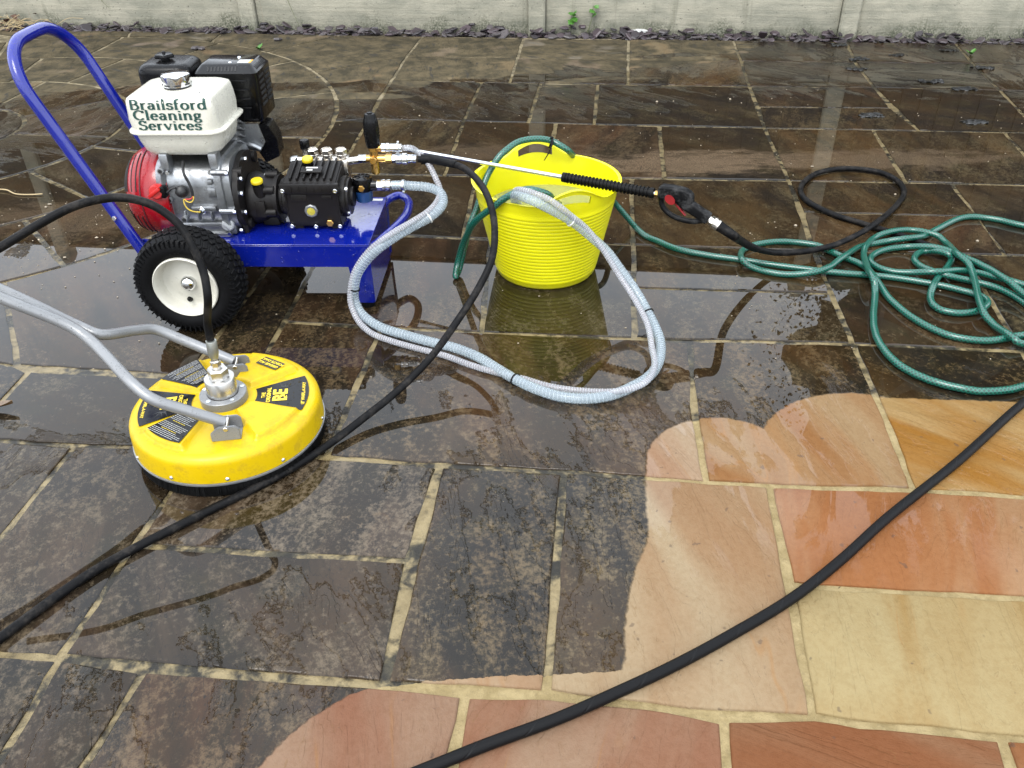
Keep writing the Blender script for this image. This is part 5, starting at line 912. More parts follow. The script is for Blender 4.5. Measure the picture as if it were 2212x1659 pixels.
# coupling plate, gearbox, pump
def plate(bm):
    pts = [Vector((-.398, EY + .115 * cos(a) * (1.06 if abs(cos(a)) > .5 else 1), .328 + .118 * sin(a))) for a in [2 * pi * k / 40 for k in range(40)]]
    prism(bm, pts, (.016, 0, 0), .002)
    for a in (50, 130, 230, 310): cyl(bm, (-.400, EY + .105 * cos(RAD(a)), .328 + .105 * sin(RAD(a))), (-.372, EY + .105 * cos(RAD(a)), .328 + .105 * sin(RAD(a))), .016)
    box(bm, (-.397, .075, .221), (-.382, .26, .27), .003)
pl_ = mk('coupling_plate', M_PUMP, wash, plate)
for a in (40, 95, 140, 165, 200, 235, 310, 345): mk('bolt', M_STEEL, pl_, lambda bm, a=a: hexn(bm, (-.3815, EY + .1 * cos(RAD(a)), .328 + .1 * sin(RAD(a))), (1, 0, 0), .0072, .008))
def gear(bm):
    lathe(bm, [(.050, 0), (.075, .006), (.080, .020), (.072, .045), (.064, .062), (.062, .084), (.070, .086), (.070, .098), (.050, .10), (.050, .118)], (-.386, EY, .302), (1, 0, 0), 36)
    cyl(bm, (-.338, .115, .33), (-.338, .105, .372), .018, .016)
    for a in (20, 80, 140, 200, 260, 320):
        c_ = Vector((-.300, EY + .068 * cos(RAD(a)), .302 + .068 * sin(RAD(a)))); cyl(bm, c_ - Vector((.032, 0, 0)), c_ + Vector((.006, 0, 0)), .0125, None, 14)
    box(bm, (-.352, .13, .222), (-.300, .20, .25), .005)
    obox(bm, (-.338, .095, .292), (.03, .012, .05), (1, 0, 0), (0, 0, 1), .003)
gr = mk('gearbox', M_PUMP, wash, gear)
for a in (20, 80, 140, 200, 260, 320): mk('bolt', M_STEEL, gr, lambda bm, a=a: hexn(bm, (-.333, EY + .068 * cos(RAD(a)), .302 + .068 * sin(RAD(a))), (-1, 0, 0), .006, .006))
mk('oil_cap', M_YCAP, gr, lambda bm: lathe(bm, [(.0175, 0), (.018, .003), (.018, .008), (.016, .0105), (.001, .011)], (-.338, .1055, .3725), (0, -.1, 1), 24))
mk('cap_neck', M_BLK, gr, lambda bm: lathe(bm, [(.0165, 0), (.0165, .008)], (-.338, .1063, .3645), (0, -.1, 1), 24))
PX0, PX1 = -.258, -.097
def pump(bm):
    prof = [(.100, .240), (.0965, .262), (.0965, .345), (.094, .352), (.094, .368), (.103, .376), (.214, .402), (.222, .396), (.222, .236), (.215, .230), (.108, .230)]
    prism(bm, [Vector((PX0, y, z)) for y, z in prof], (PX1 - PX0, 0, 0), .004)
    box(bm, (PX0 - .012, .088, .343), (PX1 + .006, .104, .374), .004)              # lid edge
    for k in range(7):
        x = PX0 + .020 + k * .0205                                                # cooling ribs on the sloping top
        obox(bm, (x, .158, .3935), (.006, .108, .012), (1, 0, 0), (0, -.228, .974), .0015)
    for k in range(6): box(bm, (PX0 + .022 + k * .023, .0865, .350), (PX0 + .026 + k * .023, .0885, .371), .001)
    for s, x in ((-1, PX0), (1, PX1)):
        lathe(bm, [(.062, 0), (.062, .014), (.055, .018), (.055, .024), (.030, .026), (.030, .034)], (x, .165, .305), (s, 0, 0), 32)
    for z in (.33, .31, .29, .27): 
        box(bm, (PX0 - .004, .098, z), (PX0 + .004, .108, z + .004)); box(bm, (PX1 - .004, .098, z), (PX1 + .004, .108, z + .004))
    box(bm, (PX0 + .01, .115, .2205), (PX0 + .035, .215, .2325)); box(bm, (PX1 - .035, .115, .2205), (PX1 - .01, .215, .2325))
    box(bm, (PX0 + .018, .0945, .315), (PX0 + .066, .0975, .339), .0015); box(bm, (PX1 - .05, .0945, .325), (PX1 - .02, .0975, .336), .001)
pp = mk('pump_body', M_PUMP, wash, pump)
for (x, z) in ((PX0 - .002, .354), (PX1 - .004, .354), (PX0 + .006, .236), (PX1 - .006, .236), ((PX0 + PX1) / 2, .2345)):
    y = .0875 if z > .3 else .0985
    mk('bolt', M_STEEL, pp, lambda bm, x=x, y=y, z=z: lathe(bm, [(.0068, 0), (.0068, .0045), (.0055, .006), (.0035, .006), (.003, .0035), (.0001, .0035)], (x, y, z), (0, -1, 0), 16))
for a in (45, 135, 225, 315): mk('bolt', M_STEEL, pp, lambda bm, a=a: lathe(bm, [(.0075, 0), (.0075, .007), (.005, .008)], (PX1 + .017, .165 + .052 * cos(RAD(a)), .305 + .052 * sin(RAD(a))), (1, 0, 0), 14))
sg = mk('sight_glass_ring', M_ALU_D, pp, lambda bm: lathe(bm, [(.021, 0), (.021, .005), (.018, .008), (.0135, .008), (.013, .005)], (-.184, .0968, .287), (0, -1, 0), 8, False))
mk('sight_glass', M_GLASSY, sg, lambda bm: lathe(bm, [(.0135, 0), (.013, .003), (.001, .0045)], (-.184, .0928, .287), (0, -1, 0), 20))
mk('drain_plug', M_BRASS, pp, lambda bm: hexn(bm, (-.132, .0968, .2475), (0, -1, 0), .0115, .008))
mk('oil_cap', M_YCAP, pp, lambda bm: lathe(bm, [(.0165, 0), (.017, .003), (.017, .008), (.015, .0105), (.001, .011)], (-.196, .178, .413), (0, -.15, 1), 24))
mk('cap_neck', M_BLK, pp, lambda bm: lathe(bm, [(.0155, 0), (.0155, .018)], (-.196, .1805, .3955), (0, -.15, 1), 24))
bd = mk('maker_badge', M_PUMP, pp, lambda bm: obox(bm, (-.178, .142, .3985), (.066, .030, .006), (1, 0, 0), (0, -.228, .974), .0028, 3))
mk('badge_plate', M_WHITE, bd, lambda bm: (obox(bm, (-.177, .147, .4030), (.036, .006, .0012), (1, 0, 0), (0, -.228, .974)), obox(bm, (-.182, .1355, .4003), (.018, .006, .0012), (1, 0, 0), (0, -.228, .974))))
def mani(bm):
    box(bm, (-.232, .222, .335), (-.086, .278, .398), .006)
    box(bm, (-.226, .224, .30), (-.092, .276, .3345), .004)
    cyl(bm, (-.10, .245, .385), (-.052, .245, .391), .011)
    cyl(bm, (-.248, .245, .390), (-.228, .245, .390), .010)
    cyl(bm, (-.222, .262, .39), (-.222, .262, .42), .010)
mf_ = mk('pump_manifold', M_NICKEL, wash, mani)
for k in range(3):
    def vcap(bm, k=k):
        o = (-.196 + k * .0445, .245, .398); lathe(bm, [(.0145, 0), (.0145, .006), (.018, .007), (.018, .012), (.0165, .013)], o, (0, 0, 1), 20); lathe(bm, [(.0182, .013), (.0182, .026), (.016, .029), (.012, .029), (.0115, .026), (.0001, .026)], o, (0, 0, 1), 6)
    mk('valve_cap', M_NICKEL, mf_, vcap, 25)
mk('gauge_plug', M_STEEL, mf_, lambda bm: (hexn(bm, (-.246, .245, .390), (-1, 0, 0), .0135, .022),))
mk('relief_knob', M_BLK, mf_, lambda bm: lathe(bm, [(.013, 0), (.0155, .003), (.0155, .024), (.0135, .028)], (-.222, .262, .4205), (0, 0, 1), 8))
UX, UY, UZ = -.004, .24, .40
def unl(bm):
    cyl(bm, (UX, UY, .352), (UX, UY, .437), .0135); cyl(bm, (UX, UY, .349), (UX, UY, .366), .0115)
    lathe(bm, [(.0165, 0), (.0165, .020)], (UX, UY, .388), (0, 0, 1), 6); lathe(bm, [(.0165, 0), (.0165, .012)], (UX, UY, .422), (0, 0, 1), 6)
    cyl(bm, (UX - .026, UY, UZ - .004), (UX + .055, UY, UZ - .004), .0125); lathe(bm, [(.0155, 0), (.0155, .018)], (UX + .036, UY, UZ - .004), (1, 0, 0), 6)
    lathe(bm, [(.0125, 0), (.0125, .022), (.010, .025)], (UX, UY, UZ - .003), (0, -1, 0), 20)
    cyl(bm, (UX, UY, .428), (UX + .028, UY, .4305), .010)
un = mk('unloader_valve', M_BRASS, wash, unl)
def knob(bm):
    n = 60; rings = []
    for r, z in ((.019, 0), (.0205, .004), (.0230, .030), (.0240, .052), (.0225, .078), (.0200, .088), (.0192, .089), (.0185, .095), (.0145, .102), (.0080, .103), (.0078, .106), (.001, .107)):
        rings.append(ring(bm, [Vector((UX, UY, .434 + z)) + Vector((cos(2 * pi * i / n), sin(2 * pi * i / n), 0)) * r * (1 - (.045 if (i % 5) < 2 and .002 < z < .1 else 0)) for i in range(n)]))
    quadstrip(bm, rings, True, True, True)
mk('pressure_knob', M_BLK, un, knob, 30)
def fit_hp(bm):
    lathe(bm, [(.0125, 0), (.0125, .012)], (-.053, UY, .396), (1, 0, 0), 6); lathe(bm, [(.010, .012), (.013, .013), (.013, .024)], (-.053, UY, .396), (1, 0, 0), 6)
    lathe(bm, [(.0135, 0), (.0135, .010)], (UX + .056, UY, UZ - .004), (1, 0, 0), 6)
    lathe(bm, [(.012, .010), (.0165, .012), (.0165, .02), (.0155, .022), (.0155, .030), (.0175, .032), (.0175, .046), (.0135, .048), (.0125, .060), (.0135, .062), (.0135, .074)], (UX + .056, UY, UZ - .004), (1, 0, 0), 24)
mk('hose_coupling', M_STEEL, wash, fit_hp)
def fit_by(bm):
    p0 = (UX + .026, UY, .4305)
    lathe(bm, [(.0135, 0), (.0135, .012), (.012, .013), (.0145, .015), (.0145, .024), (.0125, .026), (.0125, .046), (.0145, .047), (.0145, .054), (.0118, .056), (.0118, .062)], p0, (1, 0, 0), 24)
    obox(bm, (UX + .078, UY, .4465), (.007, .009, .010), (1, 0, 0), (0, 0, 1), .002)
mk('bypass_coupling', M_STEEL, wash, fit_by)
FX, FY, FZ = -.040, .20, .326
flt = mk('inlet_filter', M_BLKM, wash, lambda bm: (lathe(bm, [(.028, 0), (.030, .004), (.031, .03), (.029, .040), (.024, .043), (.010, .043), (.006, .046)], (FX, FY, FZ - .014), (0, 0, 1), 26), cyl(bm, (FX + .02, FY, FZ), (FX + .044, FY, FZ), .0175), cyl(bm, (FX - .07, FY + .03, FZ), (FX, FY, FZ), .014)))
for k in range(6): mk('rib', M_BLKM, flt, lambda bm, k=k: obox(bm, (FX + .016 * cos(k * pi / 3), FY + .016 * sin(k * pi / 3), FZ + .0295), (.014, .004, .004), (cos(k * pi / 3), sin(k * pi / 3), 0), (0, 0, 1), .001))
mk('filter_bowl', M_BOWL, flt, lambda bm: lathe(bm, [(.020, -.052), (.0255, -.048), (.0275, -.02), (.0275, -.0145)], (FX, FY, FZ), (0, 0, 1), 26))
mk('brass_plug', M_BRASS, flt, lambda bm: hexn(bm, (FX, FY - .029, FZ + .002), (0, -1, 0), .0105, .008))
mk('hose_tail', M_STEEL, flt, lambda bm: (lathe(bm, [(.0165, 0), (.0165, .018)], (FX + .044, FY, FZ), (1, 0, 0), 6), lathe(bm, [(.014, .018), (.0185, .0185), (.0185, .026), (.016, .027), (.0185, .036), (.0185, .042), (.012, .044), (.012, .085)], (FX + .044, FY, FZ), (1, 0, 0), 24)))
mk('warning_sticker', M_WHITE, wash, lambda bm: box(bm, (-.045, .328, .2202), (-.012, .345, .2206)))
mk('warning_sticker', M_WHITE, wash, lambda bm: box(bm, (-.125, .318, .2202), (-.10, .352, .2206)))
# ------------------------------------------------------------------ surface cleaner
M_YEL = pm('yellow_moulded_deck', (.58, .392, .001), .34, spec=.28, var=.03, coat=.0, dirt=.28, dirtcol=(.22, .13, .02))
M_GREYT = pm('silver_grey_tube_paint', (.25, .255, .26), .34, .35, .05, drops=.3, dscale=260, grain=.0002, gscale=900)
M_TURN = pm('turned_aluminium', (.52, .51, .49), .30, 1.0, .02)
M_DECAL = pm('glossy_black_decal', (.006, .0065, .008), .14, spec=.2, var=.1, drops=.2, dscale=90)
M_YINK = pm('yellow_print', (.85, .62, .03), .4)
M_BRUSH = pm('black_bristle', (.004, .004, .004), .6, spec=.1, var=.3)
M_BAND = pm('grey_edge_band', (.22, .225, .23), .35, .5)
CX_, CY_, CROT = -.705, 1.72, RAD(8)
sc = thing('surface_cleaner', 'round yellow surface cleaner on a black brush skirt with grey tube handles', 'surface cleaner', (CX_, CY_, 0), CROT)
def deck_h(r, a):
    """height of the moulded deck"""
    R = .228
    if r < .204: z = .113 + .005 * cos(r / .204 * pi / 2)
    else:
        u = min(1, (r - .204) / (R - .204)); z = .113 - .022 * (1 - math.sqrt(max(0, 1 - u * u)))
    d = math.degrees(a) % 360
    up = 0
    for (a0, a1) in ((30, 77), (112, 153), (209, 250), (296, 338)):
        m = min(d - a0, a1 - d) * pi / 180 * max(r, .03)
        k = min(m, r - .068, .202 - r)
        up = max(up, min(1, max(0, k / .008)))
    s = up * up * (3 - 2 * up)
    return z + .0140 * s
def deckf(bm):
    nr = [0.0, .03, .05, .058, .062, .066, .069, .072, .075, .078, .082, .09, .105, .12, .135, .15, .165, .178, .186, .19, .194, .198, .201, .204, .207, .211, .216, .221, .2245, .227, .228]
    n = 240; rings = []
    for r in nr[1:]: rings.append(ring(bm, [(r * cos(2 * pi * k / n), r * sin(2 * pi * k / n), deck_h(r, 2 * pi * k / n)) for k in range(n)]))
    rings.append(ring(bm, [(.2295 * cos(2 * pi * k / n), .2295 * sin(2 * pi * k / n), .062) for k in range(n)]))
    rings.append(ring(bm, [(.2300 * cos(2 * pi * k / n), .2300 * sin(2 * pi * k / n), .044) for k in range(n)]))
    rings.append(ring(bm, [(.2240 * cos(2 * pi * k / n), .2240 * sin(2 * pi * k / n), .043) for k in range(n)]))
    quadstrip(bm, rings, True, True, False)
mk('deck_cover', M_YEL, sc, deckf, 60)
mk('edge_band', M_BAND, sc, lambda bm: lathe(bm, [(.222, .0365), (.2315, .0365), (.2325, .039), (.2325, .0425), (.2312, .0428), (.222, .0428)], (0, 0, 0), (0, 0, 1), 96))
def brush(bm):
    r = random.Random(3)
    lathe(bm, [(.205, .002), (.2265, .003), (.2255, .036), (.205, .0364)], (0, 0, 0), (0, 0, 1), 96)
    for k in range(900):
        a = r.uniform(0, 2 * pi); d = Vector((cos(a), sin(a), 0)); t_ = Vector((-sin(a), cos(a), 0)) * .0012
        p0 = d * .2255 + Vector((0, 0, .035)); p1 = d * r.uniform(.226, .236) + Vector((0, 0, r.uniform(.0005, .004))) + t_ * r.uniform(-3, 3)
        a_, b_, c_ = bm.verts.new(p0 - t_), bm.verts.new(p0 + t_), bm.verts.new(p1); bm.faces.new((a_, b_, c_))
mk('brush_skirt', M_BRUSH, sc, brush, 0)
for a in (-150, -118, -85, -52, -8, 35, 170):
    mk('rivet', M_STEEL, sc, lambda bm, a=a: lathe(bm, [(.0048, 0), (.0048, .0015), (.003, .0035), (.0005, .004)], Vector((cos(RAD(a)), sin(RAD(a)), 0)) * .2296 + Vector((0, 0, .0535)), (cos(RAD(a)), sin(RAD(a)), 0), 14))
fl = mk('swivel_flange', M_GREYT, sc, lambda bm: lathe(bm, [(.056, .113), (.0565, .116), (.0565, .1375), (.055, .139), (.0385, .139), (.038, .136), (.030, .136)], (0, 0, 0), (0, 0, 1), 48, False))
for a in (20, 92, 160, 232, 304): mk('cap_screw', M_STEEL, fl, lambda bm, a=a: lathe(bm, [(.0058, 0), (.0058, .002), (.0035, .002), (.0032, .0005), (.0001, .0005)], Vector((cos(RAD(a)), sin(RAD(a)), 0)) * .0475 + Vector((0, 0, .139)), (0, 0, 1), 14))
swv = mk('swivel_body', M_TURN, sc, lambda bm: lathe(bm, [(.0365, .136), (.0365, .181), (.035, .183), (.022, .183), (.0215, .186), (.0215, .190)], (0, 0, 0), (0, 0, 1), 48))
mk('hex_neck', M_TURN, swv, lambda bm: (lathe(bm, [(.0245, .186), (.0245, .206), (.021, .211), (.008, .211)], (0, 0, 0), (0, 0, 1), 6),), 25)
mk('hose_fitting', M_NICKEL, swv, lambda bm: (lathe(bm, [(.0095, .2105), (.0095, .216)], (0, 0, 0), (0, 0, 1), 16), lathe(bm, [(.0125, .216), (.0125, .2275)], (0, 0, 0), (0, 0, 1), 6), lathe(bm, [(.0085, .2275), (.0105, .229), (.0085, .233), (.0085, .236)], (0, 0, 0), (0, 0, 1), 20)))
def to_sc(p):
    v = Vector(p) - Vector((CX_, CY_, 0)); c_, s_ = cos(-CROT), sin(-CROT); return Vector((v.x * c_ - v.y * s_, v.x * s_ + v.y * c_, v.z))
hf = [to_sc(p) for p in CLEAN_F]; hb = [to_sc(p) for p in CLEAN_BK]
hf = [hf[0].lerp(hf[1], -.0)] + hf[1:]
end_f = hf[-1] + (hf[-1] - hf[-2]).normalized() * .75; end_b = hb[-1] + (hf[-1] - hf[-2]).normalized() * .75
hb[-1].y = hf[-1].y + .027; hb[-1].z = hf[-1].z - .001; end_b = end_f + Vector((0, .027, 0))
hb[-2].y = max(hb[-2].y, hf[-2].y + .027)
tf = mk('handle_tube', M_GREYT, sc, lambda bm: tube(bm, spline(hf + [end_f], 8), .0132, 18))
tb = mk('handle_tube', M_GREYT, sc, lambda bm: tube(bm, spline(hb + [end_b], 8), .0132, 18))
def weld(bm):
    p = hf[-1].lerp(hf[-2], .9); q = hf[-1] + (hf[-1] - hf[-2]).normalized() * .2
    P = [p.lerp(q, k / 30) + Vector((0, .0135, .009)) for k in range(31)]
    tube(bm, P, .004, 8, lambda L_, u: .0036 + .0009 * sin(u * 150))
mk('weld_bead', M_GREYT, tf, weld)
for nm, h0, sy in (('front', hf[0], -1), ('back', hb[0], 1)):
    def brk(bm, h0=h0):
        z0 = .114
        for y in (h0.y - .024, h0.y + .018):
            prof = [(-.032, z0), (.034, z0), (.034, z0 + .030), (.026, z0 + .0385), (-.012, z0 + .0385), (-.032, z0 + .022)]
            prism(bm, [Vector((h0.x + x, y, z)) for x, z in prof], (0, .006, 0), .0015)
        box(bm, (h0.x - .031, h0.y - .0175, z0 - .001), (h0.x + .0335, h0.y + .0175, z0 + .0045), .001)
    bk = mk('handle_bracket', M_GREYT, sc, brk)
    mk('pivot_pin', M_NICKEL, bk, lambda bm, h0=h0: (cyl(bm, (h0.x + .004, h0.y - .026, h0.z - .004), (h0.x + .004, h0.y + .026, h0.z - .004), .0055, None, 16, .001),))
# decals: wedges that follow the moulding
def polar_patch(bm, a0, a1, r0, r1, lift, na=36, nr=26):
    g = [[bm.verts.new((r * cos(a), r * sin(a), deck_h(r, a) + lift)) for a in [RAD(a0 + (a1 - a0) * i / na) for i in range(na + 1)]] for r in [r0 + (r1 - r0) * j / nr for j in range(nr + 1)]]
    for j in range(nr):
        for i in range(na): bm.faces.new((g[j][i], g[j][i + 1], g[j + 1][i + 1], g[j + 1][i]))
def drop(bm, lift=.0031):
    for v in bm.verts:
        r = math.hypot(v.co.x, v.co.y); v.co.z = deck_h(r, math.atan2(v.co.y, v.co.x)) + lift
def lay(bm, r, ang_deg, turn):
    """put flat lettering at polar place, turned about the vertical"""
    m = Matrix.Translation((r * cos(RAD(ang_deg)), r * sin(RAD(ang_deg)), 0)) @ Matrix.Rotation(RAD(turn), 4, 'Z')
    for v in bm.verts: v.co = m @ v.co
    drop(bm)
for mid in (0, 181):
    dc = mk('decal', M_DECAL, sc, lambda bm, mid=mid: polar_patch(bm, mid - 22, mid + 21, .078, .203, .0022))
    for txt, r, sz, bd_ in (('THE', .098, .0125, .0004), ('ORIGINAL', .111, .0135, .0004), ('BE', .150, .047, .0016), ('18" WHIRL-A-WAY', .194, .0115, .0003)):
        bm = text_bm(txt, sz, bd_); lay(bm, r, mid - (3 if txt == 'BE' else 2), mid + 90); obj('decal_text', bm, M_YINK, dc, 0)
    def splash(bm, mid=mid):
        rr = random.Random(5)
        for k in range(9):
            a = rr.uniform(20, 160); L_ = rr.uniform(.012, .026); p = Vector((rr.uniform(-.004, .010), .026, 0)); d = Vector((cos(RAD(a)), sin(RAD(a)), 0)); q = Vector((-d.y, d.x, 0)) * .0016
            bm.faces.new([bm.verts.new(v) for v in (p - q, p + q, p + d * L_)])
        m = Matrix.Translation((.140 * cos(RAD(mid)), .140 * sin(RAD(mid)), 0)) @ Matrix.Rotation(RAD(mid), 4, 'Z')
        for v in bm.verts: v.co = m @ v.co
        drop(bm, .0027)
    mk('decal_splash', M_INK, dc, splash, 0)
def lines(bm, mid, a_half, r0, r1, turn, rows, seed, skip):
    """rows of small print too fine to read"""
    rr = random.Random(seed); m = Matrix.Rotation(RAD(mid), 4, 'Z')
    for k in range(rows):
        t_ = (k + .5) / rows; x = r0 + (r1 - r0) * t_; w = x * math.tan(RAD(a_half)) * .92; y = -w
        if k in skip: continue
        end = w * rr.uniform(.55, 1.0)
        while y < end:
            L_ = rr.uniform(.003, .009); y2 = min(y + L_, end)
            bm.faces.new([bm.verts.new(m @ Vector(p)) for p in ((x - .0006, y, 0), (x + .0006, y, 0), (x + .0006, y2, 0), (x - .0006, y2, 0))]); y = y2 + .0014
    drop(bm, .0031)
for mid, ah in ((132.5, 16.5), (229.5, 16.5)):
    dc = mk('decal', M_DECAL, sc, lambda bm, mid=mid, ah=ah: polar_patch(bm, mid - ah, mid + ah, .080, .192, .0022))
    mk('decal_print', M_WHITE, dc, lambda bm, mid=mid, ah=ah: lines(bm, mid, ah, .088, .188, 0, 20, int(mid), (3, 9, 10, 15)), 0, 'stuff')
    mk('decal_heading', M_YINK, dc, lambda bm, mid=mid, ah=ah: lines(bm, mid, ah * .6, .088, .188, 0, 20, int(mid) + 1, [k for k in range(20) if k not in (3, 9, 15)]), 0, 'stuff')
def gpatch(bm):
    nx, ny = 24, 14; m = Matrix.Translation((.160 * cos(RAD(50)), .160 * sin(RAD(50)), 0)) @ Matrix.Rotation(RAD(50 - 90), 4, 'Z')
    g = [[bm.verts.new(m @ Vector((-.034 + .068 * i / nx, -.0175 + .035 * j / ny, 0))) for i in range(nx + 1)] for j in range(ny + 1)]
    for j in range(ny):
        for i in range(nx): bm.faces.new((g[j][i], g[j][i + 1], g[j + 1][i + 1], g[j + 1][i]))
    drop(bm, .0022)
dc = mk('decal', M_INK, sc, gpatch)
for txt, dr in (('GREASE ALL', -.0005), ('POINTS DAILY', .0140)):
    bm = text_bm(txt, .0120, .0005); lay(bm, .160 + dr - .003, 50, 50 + 90); obj('decal_text', bm, M_YINK, dc, 0)
# ------------------------------------------------------------------ flexible tub
def tub_mat():
    t = NT('yellow_flexible_plastic'); p = t.pos(); q = t.sep(p)
    n = t.noise(p, 9, 5, .6)
    c = t.mix(t.step(n, .3, .7), (.72, .675, .003), (.78, .735, .005))
    sc_ = t.mul(t.step(t.noise(p, 34, 6, .7), .66, .74), t.step(t.noise(p, 6, 3), .45, .6))
    c = t.mix(t.mul(sc_, .55), c, (.26, .20, .03))
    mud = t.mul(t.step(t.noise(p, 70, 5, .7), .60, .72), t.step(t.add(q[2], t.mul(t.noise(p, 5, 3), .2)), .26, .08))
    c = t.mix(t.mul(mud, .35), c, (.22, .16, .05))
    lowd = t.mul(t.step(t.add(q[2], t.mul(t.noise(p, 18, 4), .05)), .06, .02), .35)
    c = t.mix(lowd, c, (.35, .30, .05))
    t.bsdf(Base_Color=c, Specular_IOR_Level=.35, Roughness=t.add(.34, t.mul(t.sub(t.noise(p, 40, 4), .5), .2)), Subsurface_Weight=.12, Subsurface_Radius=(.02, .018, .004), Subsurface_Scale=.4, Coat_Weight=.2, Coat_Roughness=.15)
    return t.m
M_TUB = tub_mat()
TBX, TBY = .121, 2.61
tub = thing('tub', 'bright yellow flexible plastic tub standing in the puddle, filled by a green hose', 'tub', (TBX, TBY, 0))
HANG = (RAD(-72), RAD(97))
def rimz(a):
    """rim is lifted at the two handles and sags between"""
    z = .316
    for h in HANG:
        d = abs((a - h + pi) % (2 * pi) - pi); w = RAD(30)
        if d < w: z += .050 * (.5 + .5 * cos(pi * d / w)) ** .8
    return z
def tub_r(z, a):
    u = z / .32
    r = .163 + .066 * u ** .95
    return r * (1 + .02 * cos(2 * a + .4) * u + .010 * u * mnoise.noise(Vector((cos(a) * 1.6, sin(a) * 1.6, z * 4))))
def tubf(bm):
    n = 144; outer, inner = [], []
    prof = []
    zs = [0.0, .004, .012] + [.022 + .0124 * k for k in range(20)] + [.270, .285]
    def pt(z, a, off, sc_=1.0): r = (tub_r(z, a) + off) * sc_; return (r * cos(a), r * sin(a), z)
    for i, z in enumerate(zs):
        off = -.012 if i == 0 else (-.004 if i == 1 else 0)
        rib = 0
        outer.append(ring(bm, [pt(z, 2 * pi * k / n, off) for k in range(n)]))
        if 2 < i < 23:                                          # shallow moulded hoops
            outer.append(ring(bm, [pt(z + .0012, 2 * pi * k / n, .0010) for k in range(n)]))
            outer.append(ring(bm, [pt(z + .0104, 2 * pi * k / n, .0010) for k in range(n)]))
    for f, off in ((.2, 0), (.42, 0), (.78, 0), (.93, .0), (.94, .005), (.985, .006), (1.0, .003), (1.0, -.002)):
        outer.append(ring(bm, [pt(.285 + (rimz(2 * pi * k / n) - .285) * f, 2 * pi * k / n, off) for k in range(n)]))
    for f in (.97, .78, .42, .2): outer.append(ring(bm, [pt(.285 + (rimz(2 * pi * k / n) - .285) * f, 2 * pi * k / n, -.0045) for k in range(n)]))
    for z in (.28, .2, .1, .012): outer.append(ring(bm, [pt(z, 2 * pi * k / n, -.0045) for k in range(n)]))
    rings = outer
    for a_, b_ in zip(rings, rings[1:]):
        for k in range(n):
            k2 = (k + 1) % n; am = 2 * pi * (k + .5) / n
            zc = (a_[k].co.z + b_[k].co.z + a_[k2].co.z + b_[k2].co.z) / 4
            cut = False
            for h in HANG:                                       # grip openings
                d = (am - h + pi) % (2 * pi) - pi
                if abs(d) < RAD(15) and .285 + (rimz(am) - .285) * .43 < zc < .285 + (rimz(am) - .285) * .77 and rimz(am) > .33: cut = True
            if not cut: bm.faces.new((a_[k], a_[k2], b_[k2], b_[k]))
    bm.faces.new(list(reversed(rings[0]))); bm.faces.new(rings[-1])
mk('tub_body', M_TUB, tub, tubf, 50)
def water_mat():
    t = NT('tub_water'); p = t.pos()
    b = t.bsdf(Base_Color=(.80, .86, .55), Roughness=.02, IOR=1.33, Transmission_Weight=.85, Normal=t.bump(t.noise(p, 26, 3), .25, .004))
    return t.m
mk('water', water_mat(), tub, lambda bm: lathe(bm, [(.0, .213), (.1, .213), (tub_r(.213, 0) - .0085, .213)], (0, 0, 0), (0, 0, 1), 64, False), 0)
# ------------------------------------------------------------------ spray lance
LA, LD = Vector(LANCE[0]), Vector(LANCE[1]).normalized()
lance = thing('spray_lance', 'black spray gun and long steel lance lying across the yellow tub', 'spray lance', LA)
T_ = LANCE_T
mk('lance_tube', M_STEEL, lance, lambda bm: (cyl(bm, LD * (T_['tip'] + .02), LD * (T_['gun0'] + .01), .0066), cyl(bm, LD * T_['tip'], LD * (T_['tip'] + .03), .0085)))
def grip(bm):
    n0, n1 = T_['grip0'], T_['grip1']; prof = [(.0075, n0), (.0150, n0 + .001), (.0155, n0 + .013)]
    t_ = n0 + .014
    while t_ < n1 - .018:
        prof += [(.0128, t_), (.0128, t_ + .0035), (.0162, t_ + .0042), (.0165, t_ + .0068), (.0160, t_ + .0080), (.0128, t_ + .0084)]; t_ += .0117
    prof += [(.0128, n1 - .014), (.0158, n1 - .013), (.0155, n1 - .001), (.0075, n1)]
    lathe(bm, prof, (0, 0, 0), LD, 24)
M_FOAM = pm('black_ribbed_grip', (.004, .004, .004), .5, spec=.12, var=.2, drops=.1, dscale=250)
mk('ribbed_grip', M_FOAM, lance, grip, 30)
mk('lance_nut', M_BRASS, lance, lambda bm: lathe(bm, [(.009, T_['gun0'] - .010), (.009, T_['gun0'] + .002)], (0, 0, 0), LD, 6))
